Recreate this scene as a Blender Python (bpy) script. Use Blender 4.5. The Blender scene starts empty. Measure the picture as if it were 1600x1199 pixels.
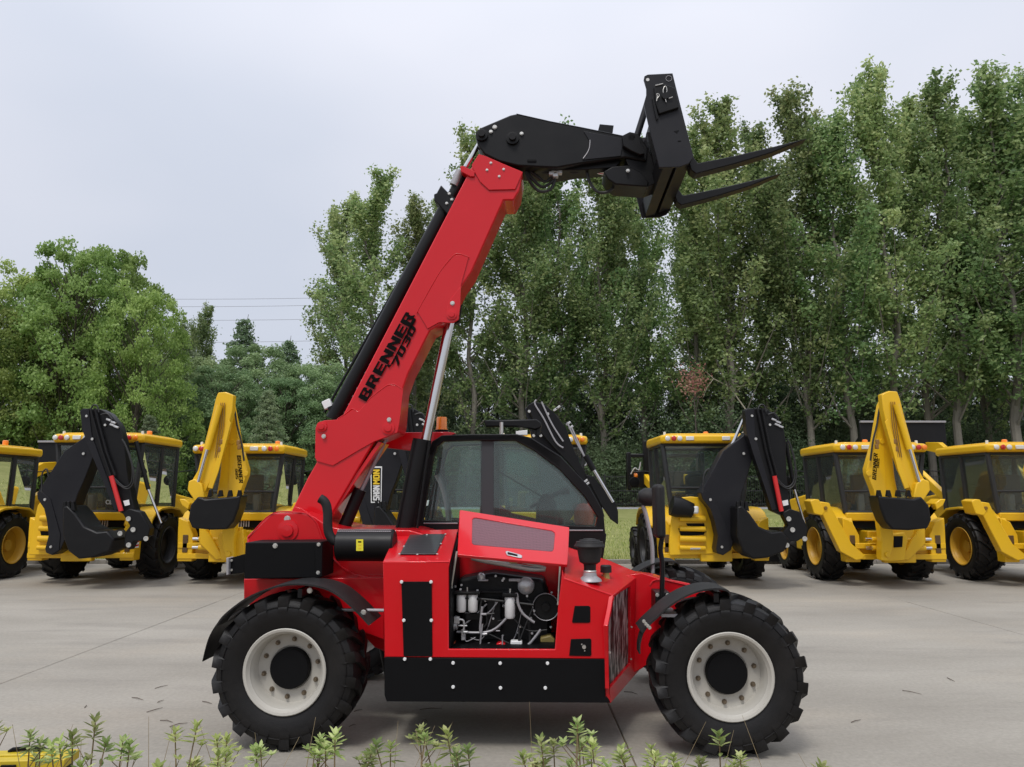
import bpy, math, random
import numpy as np
from mathutils import Vector, Matrix
R = math.radians
S = bpy.context.scene
COL = S.collection

# ------------------------------------------------------------------ camera, sky, sun, exposure
FPX, CX, CY = 1200.0, 800.0, 599.5          # focal length in photo pixels (1600 wide), principal point
CAM = Vector((0, 0, 1.8)); PITCH = R(7.9)
cd = bpy.data.cameras.new('camera'); cd.lens = 36 * FPX / 1600; cd.sensor_width = 36
cd.clip_start = 0.05; cd.clip_end = 2000
cam = bpy.data.objects.new('camera', cd); COL.objects.link(cam)
cam.location = CAM; cam.rotation_euler = (R(90) + PITCH, 0, 0); S.camera = cam

SUN_EL, SUN_AZ = R(58), R(200)               # behind the camera, a little to the left
W = bpy.data.worlds.new('World'); S.world = W; W.use_nodes = True
nt = W.node_tree; nt.nodes.clear()
def nd(t, ty, **k):
    n = t.nodes.new(ty)
    for a, b in k.items(): setattr(n, a, b)
    return n
out = nd(nt, 'ShaderNodeOutputWorld'); bg = nd(nt, 'ShaderNodeBackground')
sky = nd(nt, 'ShaderNodeTexSky', sky_type='NISHITA', sun_disc=False)
sky.sun_elevation = SUN_EL; sky.sun_rotation = SUN_AZ; sky.air_density = 1.0; sky.dust_density = 2.0
tc = nd(nt, 'ShaderNodeTexCoord'); sep = nd(nt, 'ShaderNodeSeparateXYZ')
nt.links.new(tc.outputs['Generated'], sep.inputs[0])
# overcast layer: soft cloud, slightly brighter towards the zenith
ns = nd(nt, 'ShaderNodeTexNoise'); ns.inputs['Scale'].default_value = 1.6; ns.inputs['Detail'].default_value = 3
mp = nd(nt, 'ShaderNodeMapping'); mp.inputs['Scale'].default_value = (1, 1, 2.2); mp.inputs['Location'].default_value = (3.1, 0.4, 1.7)
nt.links.new(tc.outputs['Generated'], mp.inputs[0]); nt.links.new(mp.outputs[0], ns.inputs['Vector'])
cr = nd(nt, 'ShaderNodeValToRGB')
cr.color_ramp.elements[0].position = 0.34; cr.color_ramp.elements[0].color = (4.95, 5.25, 6.0, 1)
cr.color_ramp.elements[1].position = 0.66; cr.color_ramp.elements[1].color = (5.85, 5.98, 6.6, 1)
nt.links.new(ns.outputs['Fac'], cr.inputs[0])
mr = nd(nt, 'ShaderNodeMapRange'); mr.inputs[1].default_value = 0.0; mr.inputs[2].default_value = 1.0
mr.inputs[3].default_value = 1.05; mr.inputs[4].default_value = 2.6
pw = nd(nt, 'ShaderNodeMath', operation='POWER'); pw.inputs[1].default_value = 3.0; ab = nd(nt, 'ShaderNodeMath', operation='MAXIMUM'); ab.inputs[1].default_value = 0.0
nt.links.new(sep.outputs['Z'], ab.inputs[0]); nt.links.new(ab.outputs[0], pw.inputs[0]); nt.links.new(pw.outputs[0], mr.inputs[0])
vm = nd(nt, 'ShaderNodeMixRGB', blend_type='MULTIPLY'); vm.inputs[0].default_value = 1
nt.links.new(cr.outputs[0], vm.inputs[1]); nt.links.new(mr.outputs[0], vm.inputs[2])
mx = nd(nt, 'ShaderNodeMixRGB'); mx.inputs[0].default_value = 0.9
nt.links.new(sky.outputs[0], mx.inputs[1]); nt.links.new(vm.outputs[0], mx.inputs[2])
nt.links.new(mx.outputs[0], bg.inputs[0]); bg.inputs[1].default_value = 0.105
nt.links.new(bg.outputs[0], out.inputs[0])

sl = bpy.data.lights.new('sun', 'SUN'); sl.energy = 1.5; sl.angle = R(14); sl.color = (1, 0.97, 0.93)
sun = bpy.data.objects.new('sun', sl); COL.objects.link(sun)
sd = Vector((math.sin(SUN_AZ) * math.cos(SUN_EL), math.cos(SUN_AZ) * math.cos(SUN_EL), math.sin(SUN_EL)))
sun.rotation_euler = sd.to_track_quat('Z', 'Y').to_euler()
S.view_settings.view_transform = 'Standard'; S.view_settings.look = 'None'
S.view_settings.exposure = 0.25; S.view_settings.gamma = 1; S.view_settings.use_curve_mapping = False
try:
    S.cycles.max_bounces = 8; S.cycles.transparent_max_bounces = 16
    S.cycles.use_denoising = True
except Exception: pass

# ------------------------------------------------------------------ helpers
def ray(px, py):
    u = (px - CX) / FPX; v = (CY - py) / FPX
    return Vector((u, math.cos(PITCH) - v * math.sin(PITCH), math.sin(PITCH) + v * math.cos(PITCH)))
def at(px, py, Y):
    d = ray(px, py); return CAM + d * ((Y - CAM.y) / d.y)
class Frame:
    """Reads measurements off the photograph into a machine's own metric coordinates (x along, y away, z up)."""
    def __init__(s, ox, oy, yaw=0, oz=0):
        s.o = Vector((ox, oy, oz)); s.yaw = yaw
        s.M = Matrix.Rotation(-yaw, 3, 'Z')
        s.c = s.M @ (CAM - s.o)
    def __call__(s, px, py, d):
        r = s.M @ ray(px, py); return s.c + r * ((d - s.c.y) / r.y)
    def plane(s, px, py, p0, n):
        r = s.M @ ray(px, py); return s.c + r * ((p0 - s.c).dot(n) / r.dot(n))

class MB:
    def __init__(s): s.v = []; s.f = []
    def add(s, v, f):
        b = len(s.v); s.v += [tuple(p) for p in v]; s.f += [tuple(i + b for i in q) for q in f]; return s
    def box(s, c, sz, rot=None):
        x, y, z = [q / 2 for q in sz]; c = Vector(c)
        v = [Vector(p) for p in ((-x,-y,-z),(x,-y,-z),(x,y,-z),(-x,y,-z),(-x,-y,z),(x,-y,z),(x,y,z),(-x,y,z))]
        if rot is not None: v = [rot @ p for p in v]
        return s.add([c + p for p in v], [(3,2,1,0),(4,5,6,7),(0,1,5,4),(1,2,6,5),(2,3,7,6),(3,0,4,7)])
    def bb(s, x0, x1, y0, y1, z0, z1): return s.box(((x0+x1)/2,(y0+y1)/2,(z0+z1)/2), (x1-x0,y1-y0,z1-z0))
    def prism(s, pts, vec):
        """polygon pts (3D, any order) swept along vec"""
        n = len(pts); vec = Vector(vec); pts = [Vector(p) for p in pts]
        nor = Vector((0, 0, 0))
        for i in range(n): nor += pts[i].cross(pts[(i+1) % n])
        if nor.dot(vec) > 0: pts = pts[::-1]
        v = pts + [p + vec for p in pts]
        f = [tuple(range(n)), tuple(range(2*n-1, n-1, -1))]
        f += [((i+1) % n, i, i+n, (i+1) % n + n) for i in range(n)]
        return s.add(v, f)
    def ring(s, outer, inner, vec):
        n = len(outer); vec = Vector(vec); o = [Vector(p) for p in outer]; q = [Vector(p) for p in inner]
        v = o + q + [p + vec for p in o] + [p + vec for p in q]; f = []
        for i in range(n):
            j = (i+1) % n
            f += [(i, j, n+j, n+i), (2*n+j, 2*n+i, 3*n+i, 3*n+j), (j, i, 2*n+i, 2*n+j), (n+i, n+j, 3*n+j, 3*n+i)]
        return s.add(v, f)
    def cyl(s, a, b, r0, r1=None, n=16, caps=True):
        return s.tube([a, b], [r0, r0 if r1 is None else r1], n, caps)
    def tube(s, pts, r, n=10, caps=True):
        pts = [Vector(p) for p in pts]; m = len(pts)
        rr = list(r) if isinstance(r, (list, tuple)) else [r]*m
        v = []; f = []; up = None
        for i, p in enumerate(pts):
            t = ((pts[min(i+1, m-1)] - pts[max(i-1, 0)])).normalized()
            if up is None: up = t.orthogonal().normalized()
            up = (up - t * up.dot(t)); up = up.normalized() if up.length > 1e-6 else t.orthogonal().normalized()
            w = t.cross(up)
            for k in range(n):
                a = 2*math.pi*k/n; v.append(p + (up*math.cos(a) + w*math.sin(a)) * rr[i])
        for i in range(m-1):
            for k in range(n):
                k2 = (k+1) % n; f.append((i*n+k, i*n+k2, (i+1)*n+k2, (i+1)*n+k))
        if caps: f += [tuple(range(n-1, -1, -1)), tuple((m-1)*n+k for k in range(n))]
        return s.add(v, f)
    def lathe(s, prof, n=48, c=(0,0,0), ax='y', closed=False):
        """prof: list of (axial, radius)"""
        c = Vector(c); v = []; f = []; m = len(prof)
        for k in range(n):
            a = 2*math.pi*k/n; ca, sa = math.cos(a), math.sin(a)
            for (h, r) in prof:
                v.append(c + (Vector((r*ca, h, r*sa)) if ax == 'y' else Vector((r*ca, r*sa, h)) if ax == 'z' else Vector((h, r*ca, r*sa))))
        for k in range(n):
            k2 = (k+1) % n
            for i in range(m if closed else m-1):
                j = (i+1) % m; f.append((k*m+i, k*m+j, k2*m+j, k2*m+i))
        return s.add(v, f)
    def build(s, name, mat, parent=None, bevel=0, loc=None, sharp=35, fix=True, seg=2):
        me = bpy.data.meshes.new(name); me.from_pydata(s.v, [], s.f)
        if fix:
            import bmesh
            bm = bmesh.new(); bm.from_mesh(me); bmesh.ops.recalc_face_normals(bm, faces=bm.faces[:]); bm.to_mesh(me); bm.free()
        me.materials.append(mat)
        me.polygons.foreach_set('use_smooth', [True]*len(me.polygons)); me.set_sharp_from_angle(angle=R(sharp))
        me.update()
        return link(name, me, parent, bevel, loc, seg)
def link(name, me, parent=None, bevel=0, loc=None, seg=2):
    o = bpy.data.objects.new(name, me); COL.objects.link(o)
    if parent: o.parent = parent
    if loc is not None: o.location = loc
    if bevel:
        b = o.modifiers.new('bevel', 'BEVEL'); b.width = bevel; b.segments = seg; b.limit_method = 'ANGLE'; b.angle_limit = R(40)
        b.harden_normals = False
    return o
def empty(name, loc=(0,0,0), rz=0, parent=None):
    o = bpy.data.objects.new(name, None); COL.objects.link(o); o.location = loc; o.rotation_euler = (0,0,rz)
    o.empty_display_size = 0.2
    if parent: o.parent = parent
    return o
def tag(o, label=None, cat=None, group=None, kind=None):
    for k, v in (('label', label), ('category', cat), ('group', group), ('kind', kind)):
        if v: o[k] = v
    return o
def copy_tree(o, parent=None):
    c = o.copy(); COL.objects.link(c); c.parent = parent
    for ch in list(o.children): copy_tree(ch, c)
    return c
def smooth_path(pts, k=5):
    pts = [Vector(p) for p in pts]; o = []
    for i in range(len(pts)-1):
        p0, p1, p2, p3 = pts[max(i-1,0)], pts[i], pts[i+1], pts[min(i+2,len(pts)-1)]
        for j in range(k):
            t = j/k
            o.append(0.5*((2*p1)+(p2-p0)*t+(2*p0-5*p1+4*p2-p3)*t*t+(3*p1-p0-3*p2+p3)*t**3))
    o.append(pts[-1]); return o
def lettering(body, origin, xdir, ydir, width, height, mat, parent, name='lettering', shear=0.0, bold=0.0, depth=0.002):
    """flat printed text lying on a surface: origin is its lower left corner"""
    cu = bpy.data.curves.new(name, 'FONT'); cu.body = body; cu.size = 1; cu.shear = shear; cu.offset = bold; cu.extrude = 0
    tmp = bpy.data.objects.new('tmp_text', cu); COL.objects.link(tmp)
    dg = bpy.context.evaluated_depsgraph_get(); me = bpy.data.meshes.new_from_object(tmp.evaluated_get(dg))
    bpy.data.objects.remove(tmp)
    xs = [v.co.x for v in me.vertices]; ys = [v.co.y for v in me.vertices]
    x0, x1, y0, y1 = min(xs), max(xs), min(ys), max(ys)
    X = Vector(xdir).normalized(); Yv = Vector(ydir); Yv = (Yv - X*Yv.dot(X)).normalized(); O = Vector(origin)
    for v in me.vertices:
        v.co = O + X*((v.co.x-x0)/(x1-x0)*width) + Yv*((v.co.y-y0)/(y1-y0)*height)
    me.materials.clear(); me.materials.append(mat); me.update()
    return link(name, me, parent)

def _r(x0, y0, x1, y1): return [(x0,y0),(x1,y0),(x1,y1),(x0,y1)]
GLYPH = {
 'B': [_r(0,0,2.2,8), [(2.2,6.5),(5.0,6.5),(5.6,7.4),(5.0,8),(2.2,8)], _r(2.2,3.4,4.9,4.8), [(2.2,0),(5.2,0),(5.9,.8),(5.2,1.5),(2.2,1.5)], [(3.9,4.8),(5.4,4.8),(5.8,5.4),(5.6,7.4),(5.0,6.5),(3.9,6.5)], [(3.9,1.5),(5.2,1.5),(5.9,.8),(6.1,1.5),(6.1,2.8),(5.4,3.4),(4.9,3.4),(3.9,3.4)]],
 'R': [_r(0,0,2.2,8), [(2.2,6.5),(5.0,6.5),(5.6,7.6),(5.0,8),(2.2,8)], _r(2.2,3.2,5.2,4.7), [(3.9,4.7),(5.2,4.7),(6.0,5.2),(5.6,7.6),(5.0,6.5),(3.9,6.5)], [(2.9,3.2),(4.9,3.2),(6.3,0),(4.0,0)]],
 'E': [_r(0,0,2.2,8), _r(2.2,0,5.7,1.6), _r(2.2,3.2,5.3,4.8), _r(2.2,6.4,5.7,8)],
 'N': [_r(0,0,2,8), _r(4.3,0,6.3,8), [(2,8),(2,4.3),(4.3,0),(4.3,3.7)]],
 '7': [_r(0,6.2,6,8), [(3.7,6.2),(6,6.2),(3.4,0),(1,0)]],
 '0': [_r(0,1.6,2.1,6.4), _r(3.9,1.6,6,6.4), [(0,1.6),(.7,0),(5.3,0),(6,1.6)], [(0,6.4),(6,6.4),(5.3,8),(.7,8)]],
 '3': [_r(3.9,1.6,6,3.3), _r(3.9,4.7,6,6.4), [(0,0),(5.3,0),(6,1.6),(0,1.6)], [(0,6.4),(6,6.4),(5.3,8),(0,8)], _r(1.6,3.3,5.6,4.7)],
 '9': [_r(3.9,1.6,6,6.4), _r(0,4.6,2.1,6.4), [(0,0),(5.3,0),(6,1.6),(0,1.6)], [(0,6.4),(6,6.4),(5.3,8),(.7,8)], _r(.3,3.2,3.9,4.6)],
 '8': [_r(0,1.6,2.1,3.3), _r(3.9,1.6,6,3.3), _r(0,4.7,2.1,6.4), _r(3.9,4.7,6,6.4), [(0,1.6),(.7,0),(5.3,0),(6,1.6)], [(0,6.4),(6,6.4),(5.3,8),(.7,8)], _r(.5,3.3,5.5,4.7)],
 '5': [_r(0,3.3,2.1,8), _r(2.1,6.4,6,8), _r(2.1,3.3,5.4,4.8), _r(3.9,1.6,6,3.3), [(0,0),(5.3,0),(6,1.6),(0,1.6)]],
 'H': [_r(0,0,2.1,8), _r(3.9,0,6,8), _r(2.1,3.2,3.9,4.8)], 'A': [_r(0,0,2.1,6.4), _r(3.9,0,6,6.4), [(0,6.4),(6,6.4),(5,8),(1,8)], _r(2.1,2.0,3.9,3.4)],
 'M': [_r(0,0,1.8,8), _r(5,0,6.8,8), [(1.8,8),(1.8,5),(3.4,2.2),(3.4,5)], [(5,8),(3.4,5),(3.4,2.2),(5,5)]]}
GLYPH['S'] = GLYPH['5']; GLYPH['O'] = GLYPH['0']
def block_letters(body, origin, xdir, ydir, width, height, mat, parent, name='lettering', shear=0.0, gap=0.55):
    """heavy printed block capitals lying on a surface"""
    X = Vector(xdir).normalized(); Yv = Vector(ydir); Yv = (Yv - X*Yv.dot(X)).normalized(); O = Vector(origin); x = 0; m = MB(); polys = []
    for ch in body:
        g = GLYPH[ch]; wd = max(p[0] for q in g for p in q)
        for q in g: polys.append([(x+a, b) for a, b in q])
        x += wd + gap
    tot = x - gap
    for q in polys: m.add([O + X*(a/tot*width) + Yv*(b/8*height) + X*(shear*b/8*height) for a, b in q], [tuple(range(len(q)))])
    return m.build(name, mat, parent, fix=False)

# ------------------------------------------------------------------ materials
def pmat(name, col, rough=0.5, metal=0, coat=0, spec=0.5, noise=0.0, nscale=8, bump=0.0, bscale=120, trans=0, dust=None, dustamt=0.0, emit=None):
    m = bpy.data.materials.new(name); m.use_nodes = True; t = m.node_tree; b = t.nodes['Principled BSDF']
    b.inputs['Base Color'].default_value = (*col, 1); b.inputs['Roughness'].default_value = rough; b.inputs['Metallic'].default_value = metal
    b.inputs['Coat Weight'].default_value = coat; b.inputs['Coat Roughness'].default_value = 0.08; b.inputs['Specular IOR Level'].default_value = spec
    tcn = nd(t, 'ShaderNodeTexCoord')
    src = None
    if noise or dustamt:
        n = nd(t, 'ShaderNodeTexNoise'); n.inputs['Scale'].default_value = nscale; n.inputs['Detail'].default_value = 6; n.inputs['Roughness'].default_value = 0.62
        t.links.new(tcn.outputs['Object'], n.inputs['Vector'])
        mixn = nd(t, 'ShaderNodeMixRGB'); mixn.inputs[1].default_value = (*[c*(1-noise) for c in col], 1); mixn.inputs[2].default_value = (*[min(1, c*(1+noise)) for c in col], 1)
        t.links.new(n.outputs['Fac'], mixn.inputs[0]); src = mixn.outputs[0]
        if dustamt:
            n2 = nd(t, 'ShaderNodeTexNoise'); n2.inputs['Scale'].default_value = nscale*0.6; n2.inputs['Detail'].default_value = 8; n2.inputs['Roughness'].default_value = 0.7
            t.links.new(tcn.outputs['Object'], n2.inputs['Vector'])
            rp = nd(t, 'ShaderNodeMapRange'); rp.inputs[1].default_value = 0.45; rp.inputs[2].default_value = 0.75; rp.inputs[3].default_value = 0; rp.inputs[4].default_value = dustamt
            t.links.new(n2.outputs['Fac'], rp.inputs[0])
            md = nd(t, 'ShaderNodeMixRGB'); md.inputs[2].default_value = (*(dust or (0.3,0.27,0.22)), 1)
            t.links.new(rp.outputs[0], md.inputs[0]); t.links.new(src, md.inputs[1]); src = md.outputs[0]
        t.links.new(src, b.inputs['Base Color'])
        rr = nd(t, 'ShaderNodeMapRange'); rr.inputs[3].default_value = max(0.02, rough-0.08); rr.inputs[4].default_value = min(1, rough+0.12)
        t.links.new(n.outputs['Fac'], rr.inputs[0]); t.links.new(rr.outputs[0], b.inputs['Roughness'])
    if bump:
        nb = nd(t, 'ShaderNodeTexNoise'); nb.inputs['Scale'].default_value = bscale; nb.inputs['Detail'].default_value = 3
        t.links.new(tcn.outputs['Object'], nb.inputs['Vector'])
        bn = nd(t, 'ShaderNodeBump'); bn.inputs['Strength'].default_value = bump; bn.inputs['Distance'].default_value = 0.004
        t.links.new(nb.outputs['Fac'], bn.inputs['Height']); t.links.new(bn.outputs[0], b.inputs['Normal'])
    if emit: b.inputs['Emission Color'].default_value = (*emit, 1); b.inputs['Emission Strength'].default_value = 1
    return m
def glassmat(name, tint, refl=1.0, film=(0.30,0.36,0.34), filmamt=0.06):  # dust film; its pale colour also stands in for reflected sky
    m = bpy.data.materials.new(name); m.use_nodes = True; t = m.node_tree; t.nodes.clear()
    o = nd(t, 'ShaderNodeOutputMaterial'); tr = nd(t, 'ShaderNodeBsdfTransparent'); tr.inputs[0].default_value = (*tint, 1)
    gl = nd(t, 'ShaderNodeBsdfGlossy'); gl.inputs['Roughness'].default_value = 0.015; gl.inputs[0].default_value = (refl,refl,refl,1)
    fr = nd(t, 'ShaderNodeFresnel'); fr.inputs[0].default_value = 1.5; mxs = nd(t, 'ShaderNodeMixShader')
    t.links.new(fr.outputs[0], mxs.inputs[0]); t.links.new(tr.outputs[0], mxs.inputs[1]); t.links.new(gl.outputs[0], mxs.inputs[2]); df = nd(t, 'ShaderNodeBsdfDiffuse'); df.inputs[0].default_value = (*film, 1); mf = nd(t, 'ShaderNodeMixShader'); mf.inputs[0].default_value = filmamt
    t.links.new(mxs.outputs[0], mf.inputs[1]); t.links.new(df.outputs[0], mf.inputs[2]); t.links.new(mf.outputs[0], o.inputs[0])
    return m
RED = pmat('red_paint', (0.56,0.004,0.010), 0.30, coat=0.50, spec=0.22, noise=0.05, nscale=3, bump=0.02, bscale=60, dust=(0.42,0.03,0.03), dustamt=0.12)
YEL = pmat('yellow_paint', (0.74,0.44,0.011), 0.38, coat=0.2, spec=0.3, noise=0.06, nscale=3, dust=(0.45,0.28,0.05), dustamt=0.16)
BLK = pmat('black_paint', (0.006,0.006,0.0065), 0.38, coat=0.0, spec=0.22, noise=0.12, nscale=5, dust=(0.03,0.028,0.026), dustamt=0.12)
SATIN = pmat('satin_black_plate', (0.0045,0.0045,0.005), 0.55, spec=0.12, noise=0.1, nscale=5)
GBLK = pmat('charcoal_paint', (0.0095,0.0095,0.012), 0.40, spec=0.25, noise=0.1, nscale=3, dust=(0.045,0.043,0.042), dustamt=0.15)
PLAS = pmat('black_plastic', (0.012,0.0115,0.0115), 0.55, spec=0.3, noise=0.2, nscale=6, bump=0.25, bscale=220, dust=(0.06,0.052,0.05), dustamt=0.3)
RUB = pmat('tyre_rubber', (0.0065,0.006,0.006), 0.5, spec=0.30, noise=0.3, nscale=6, bump=0.3, bscale=160, dust=(0.04,0.035,0.03), dustamt=0.25)
RIMW = pmat('cream_rim_paint', (0.45,0.43,0.38), 0.42, noise=0.05, nscale=4, dust=(0.40,0.36,0.30), dustamt=0.3)
RIMY = pmat('yellow_rim_paint', (0.55,0.30,0.015), 0.45, noise=0.08, nscale=4, dust=(0.3,0.22,0.1), dustamt=0.25)
RIMB = pmat('black_rim_paint', (0.02,0.02,0.02), 0.5, noise=0.1)
NUTM = pmat('wheel_nut', (0.16,0.125,0.085), 0.4, metal=0.5)
CHR = pmat('chrome_rod', (0.62,0.62,0.62), 0.16, metal=1)
STEEL = pmat('zinc_bolt', (0.6,0.59,0.55), 0.38, metal=0.85)
GREY = pmat('grey_metal', (0.33,0.32,0.33), 0.4, metal=0.3, noise=0.1)
ALU = pmat('cast_aluminium', (0.5,0.5,0.5), 0.4, metal=0.6, noise=0.2, nscale=40, bump=0.3)
WHT = pmat('white_enamel', (0.72,0.72,0.71), 0.4, noise=0.04)
INT = pmat('cab_trim', (0.022,0.024,0.026), 0.7, noise=0.2)
SEATM = pmat('seat_vinyl', (0.015,0.016,0.017), 0.6, noise=0.2)
ORG = pmat('amber_lens', (0.85,0.23,0.01), 0.25, coat=0.5)
REDL = pmat('red_lens', (0.45,0.015,0.01), 0.25, coat=0.5)
WLENS = pmat('clear_lens', (0.65,0.65,0.62), 0.2, coat=0.5)
LET = pmat('black_decal', (0.004,0.004,0.004), 0.6, spec=0.06)
LETW = pmat('white_decal', (0.68,0.68,0.66), 0.5)
LETY = pmat('yellow_decal', (0.75,0.5,0.02), 0.5)
STICK = pmat('yellow_sticker', (0.75,0.68,0.03), 0.45)
HOSE = pmat('rubber_hose', (0.012,0.012,0.012), 0.5)
GLS = glassmat('tinted_cab_glass', (0.80,0.90,0.87), film=(0.46,0.56,0.53), filmamt=0.06)
GLD = glassmat('grey_cab_glass', (0.84,0.90,0.88), film=(0.42,0.48,0.46), filmamt=0.06)
ORGP = pmat('orange_red', (0.6,0.07,0.02), 0.4)
def perf_mat(name, base, hole, sc, rowsx=True):
    """punched sheet: a grid of fine holes (too fine to model)"""
    m = pmat(name, base, 0.4, coat=0.2); t = m.node_tree; b = t.nodes['Principled BSDF']
    tcn = nd(t, 'ShaderNodeTexCoord'); v = nd(t, 'ShaderNodeTexVoronoi'); v.inputs['Scale'].default_value = sc; v.inputs['Randomness'].default_value = 0.08
    t.links.new(tcn.outputs['Object'], v.inputs['Vector'])
    r = nd(t, 'ShaderNodeMapRange'); r.inputs[1].default_value = 0.30; r.inputs[2].default_value = 0.38
    t.links.new(v.outputs['Distance'], r.inputs[0])
    mm = nd(t, 'ShaderNodeMixRGB'); mm.inputs[1].default_value = (*hole,1); mm.inputs[2].default_value = (*base,1)
    t.links.new(r.outputs[0], mm.inputs[0]); t.links.new(mm.outputs[0], b.inputs['Base Color'])
    return m
MESHM = perf_mat('punched_hood_screen', (0.15,0.05,0.065), (0.012,0.005,0.006), 95)
def foil_mat():
    m = pmat('radiator_core', (0.16,0.15,0.15), 0.45, metal=0.4); t = m.node_tree; b = t.nodes['Principled BSDF']
    tcn = nd(t, 'ShaderNodeTexCoord'); mpn = nd(t, 'ShaderNodeMapping'); mpn.inputs['Scale'].default_value = (26, 14, 5.5)
    n = nd(t, 'ShaderNodeTexNoise'); n.inputs['Scale'].default_value = 1.0; n.inputs['Detail'].default_value = 5; n.inputs['Distortion'].default_value = 1.2
    t.links.new(tcn.outputs['Object'], mpn.inputs[0]); t.links.new(mpn.outputs[0], n.inputs['Vector'])
    c = nd(t, 'ShaderNodeValToRGB'); c.color_ramp.elements[0].position = 0.44; c.color_ramp.elements[0].color = (0.008,0.007,0.007,1)
    c.color_ramp.elements[1].position = 0.60; c.color_ramp.elements[1].color = (0.42,0.38,0.36,1)
    t.links.new(n.outputs['Fac'], c.inputs[0]); t.links.new(c.outputs[0], b.inputs['Base Color'])  # grey wrinkled reflections painted into the core's colour
    bn = nd(t, 'ShaderNodeBump'); bn.inputs['Strength'].default_value = 0.6; t.links.new(n.outputs['Fac'], bn.inputs['Height']); t.links.new(bn.outputs[0], b.inputs['Normal'])
    return m
FOIL = foil_mat()

def concrete_mat():
    m = bpy.data.materials.new('concrete'); m.use_nodes = True; t = m.node_tree; b = t.nodes['Principled BSDF']
    g = nd(t, 'ShaderNodeNewGeometry')
    def noise(sc, det, rough=0.6, scale=(1,1,1)):
        mpn = nd(t, 'ShaderNodeMapping'); mpn.inputs['Scale'].default_value = scale
        n = nd(t, 'ShaderNodeTexNoise'); n.inputs['Scale'].default_value = sc; n.inputs['Detail'].default_value = det; n.inputs['Roughness'].default_value = rough
        t.links.new(g.outputs['Position'], mpn.inputs[0]); t.links.new(mpn.outputs[0], n.inputs['Vector']); return n.outputs['Fac']
    c = nd(t, 'ShaderNodeValToRGB'); e = c.color_ramp.elements
    e[0].position = 0.30; e[0].color = (0.245,0.224,0.188,1); e[1].position = 0.70; e[1].color = (0.350,0.324,0.276,1)
    t.links.new(noise(0.55, 9, 0.62, (0.45,1,1)), c.inputs[0])
    # sandy dust patches
    r = nd(t, 'ShaderNodeMapRange'); r.inputs[1].default_value = 0.50; r.inputs[2].default_value = 0.72; r.inputs[4].default_value = 0.55
    t.links.new(noise(0.33, 6, 0.6, (0.6,1.3,1)), r.inputs[0])
    m1 = nd(t, 'ShaderNodeMixRGB'); m1.inputs[2].default_value = (0.39,0.335,0.26,1); t.links.new(r.outputs[0], m1.inputs[0]); t.links.new(c.outputs[0], m1.inputs[1])
    # dark traffic grime
    r2 = nd(t, 'ShaderNodeMapRange'); r2.inputs[1].default_value = 0.54; r2.inputs[2].default_value = 0.74; r2.inputs[4].default_value = 0.5
    t.links.new(noise(0.8, 8, 0.68, (0.35,1.6,1)), r2.inputs[0])
    m2 = nd(t, 'ShaderNodeMixRGB'); m2.inputs[2].default_value = (0.15,0.135,0.12,1); t.links.new(r2.outputs[0], m2.inputs[0]); t.links.new(m1.outputs[0], m2.inputs[1])
    # speckle
    r3 = nd(t, 'ShaderNodeMapRange'); r3.inputs[1].default_value = 0.3; r3.inputs[2].default_value = 0.7; r3.inputs[3].default_value = 0.86; r3.inputs[4].default_value = 1.1
    t.links.new(noise(28, 5, 0.7), r3.inputs[0])
    m3 = nd(t, 'ShaderNodeMixRGB', blend_type='MULTIPLY'); m3.inputs[0].default_value = 1; t.links.new(m2.outputs[0], m3.inputs[1]); t.links.new(r3.outputs[0], m3.inputs[2])
    t.links.new(m3.outputs[0], b.inputs['Base Color']); b.inputs['Roughness'].default_value = 0.82; b.inputs['Specular IOR Level'].default_value = 0.3
    bn = nd(t, 'ShaderNodeBump'); bn.inputs['Strength'].default_value = 0.25; bn.inputs['Distance'].default_value = 0.01
    t.links.new(noise(45, 4, 0.7), bn.inputs['Height']); t.links.new(bn.outputs[0], b.inputs['Normal'])
    return m
CONC = concrete_mat()
def ground_mat(name, c0, c1, sc, rough=0.95):
    m = bpy.data.materials.new(name); m.use_nodes = True; t = m.node_tree; b = t.nodes['Principled BSDF']
    g = nd(t, 'ShaderNodeNewGeometry'); n = nd(t, 'ShaderNodeTexNoise'); n.inputs['Scale'].default_value = sc; n.inputs['Detail'].default_value = 8; n.inputs['Roughness'].default_value = 0.7
    t.links.new(g.outputs['Position'], n.inputs['Vector'])
    c = nd(t, 'ShaderNodeValToRGB'); c.color_ramp.elements[0].position = 0.3; c.color_ramp.elements[0].color = (*c0,1); c.color_ramp.elements[1].position = 0.7; c.color_ramp.elements[1].color = (*c1,1)
    t.links.new(n.outputs['Fac'], c.inputs[0]); t.links.new(c.outputs[0], b.inputs['Base Color']); b.inputs['Roughness'].default_value = rough; b.inputs['Specular IOR Level'].default_value = 0.2
    return m
LAWN = ground_mat('lawn', (0.14,0.16,0.045), (0.26,0.26,0.10), 1.2)
SOIL = ground_mat('soil', (0.10,0.075,0.05), (0.24,0.19,0.13), 3)
PATHM = ground_mat('path_paving', (0.26,0.26,0.27), (0.34,0.34,0.35), 2)
LITTER = ground_mat('leaf_litter', (0.06,0.045,0.03), (0.16,0.11,0.07), 2)
KERBM = ground_mat('kerb_concrete', (0.20,0.19,0.17), (0.32,0.30,0.27), 6)
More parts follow.
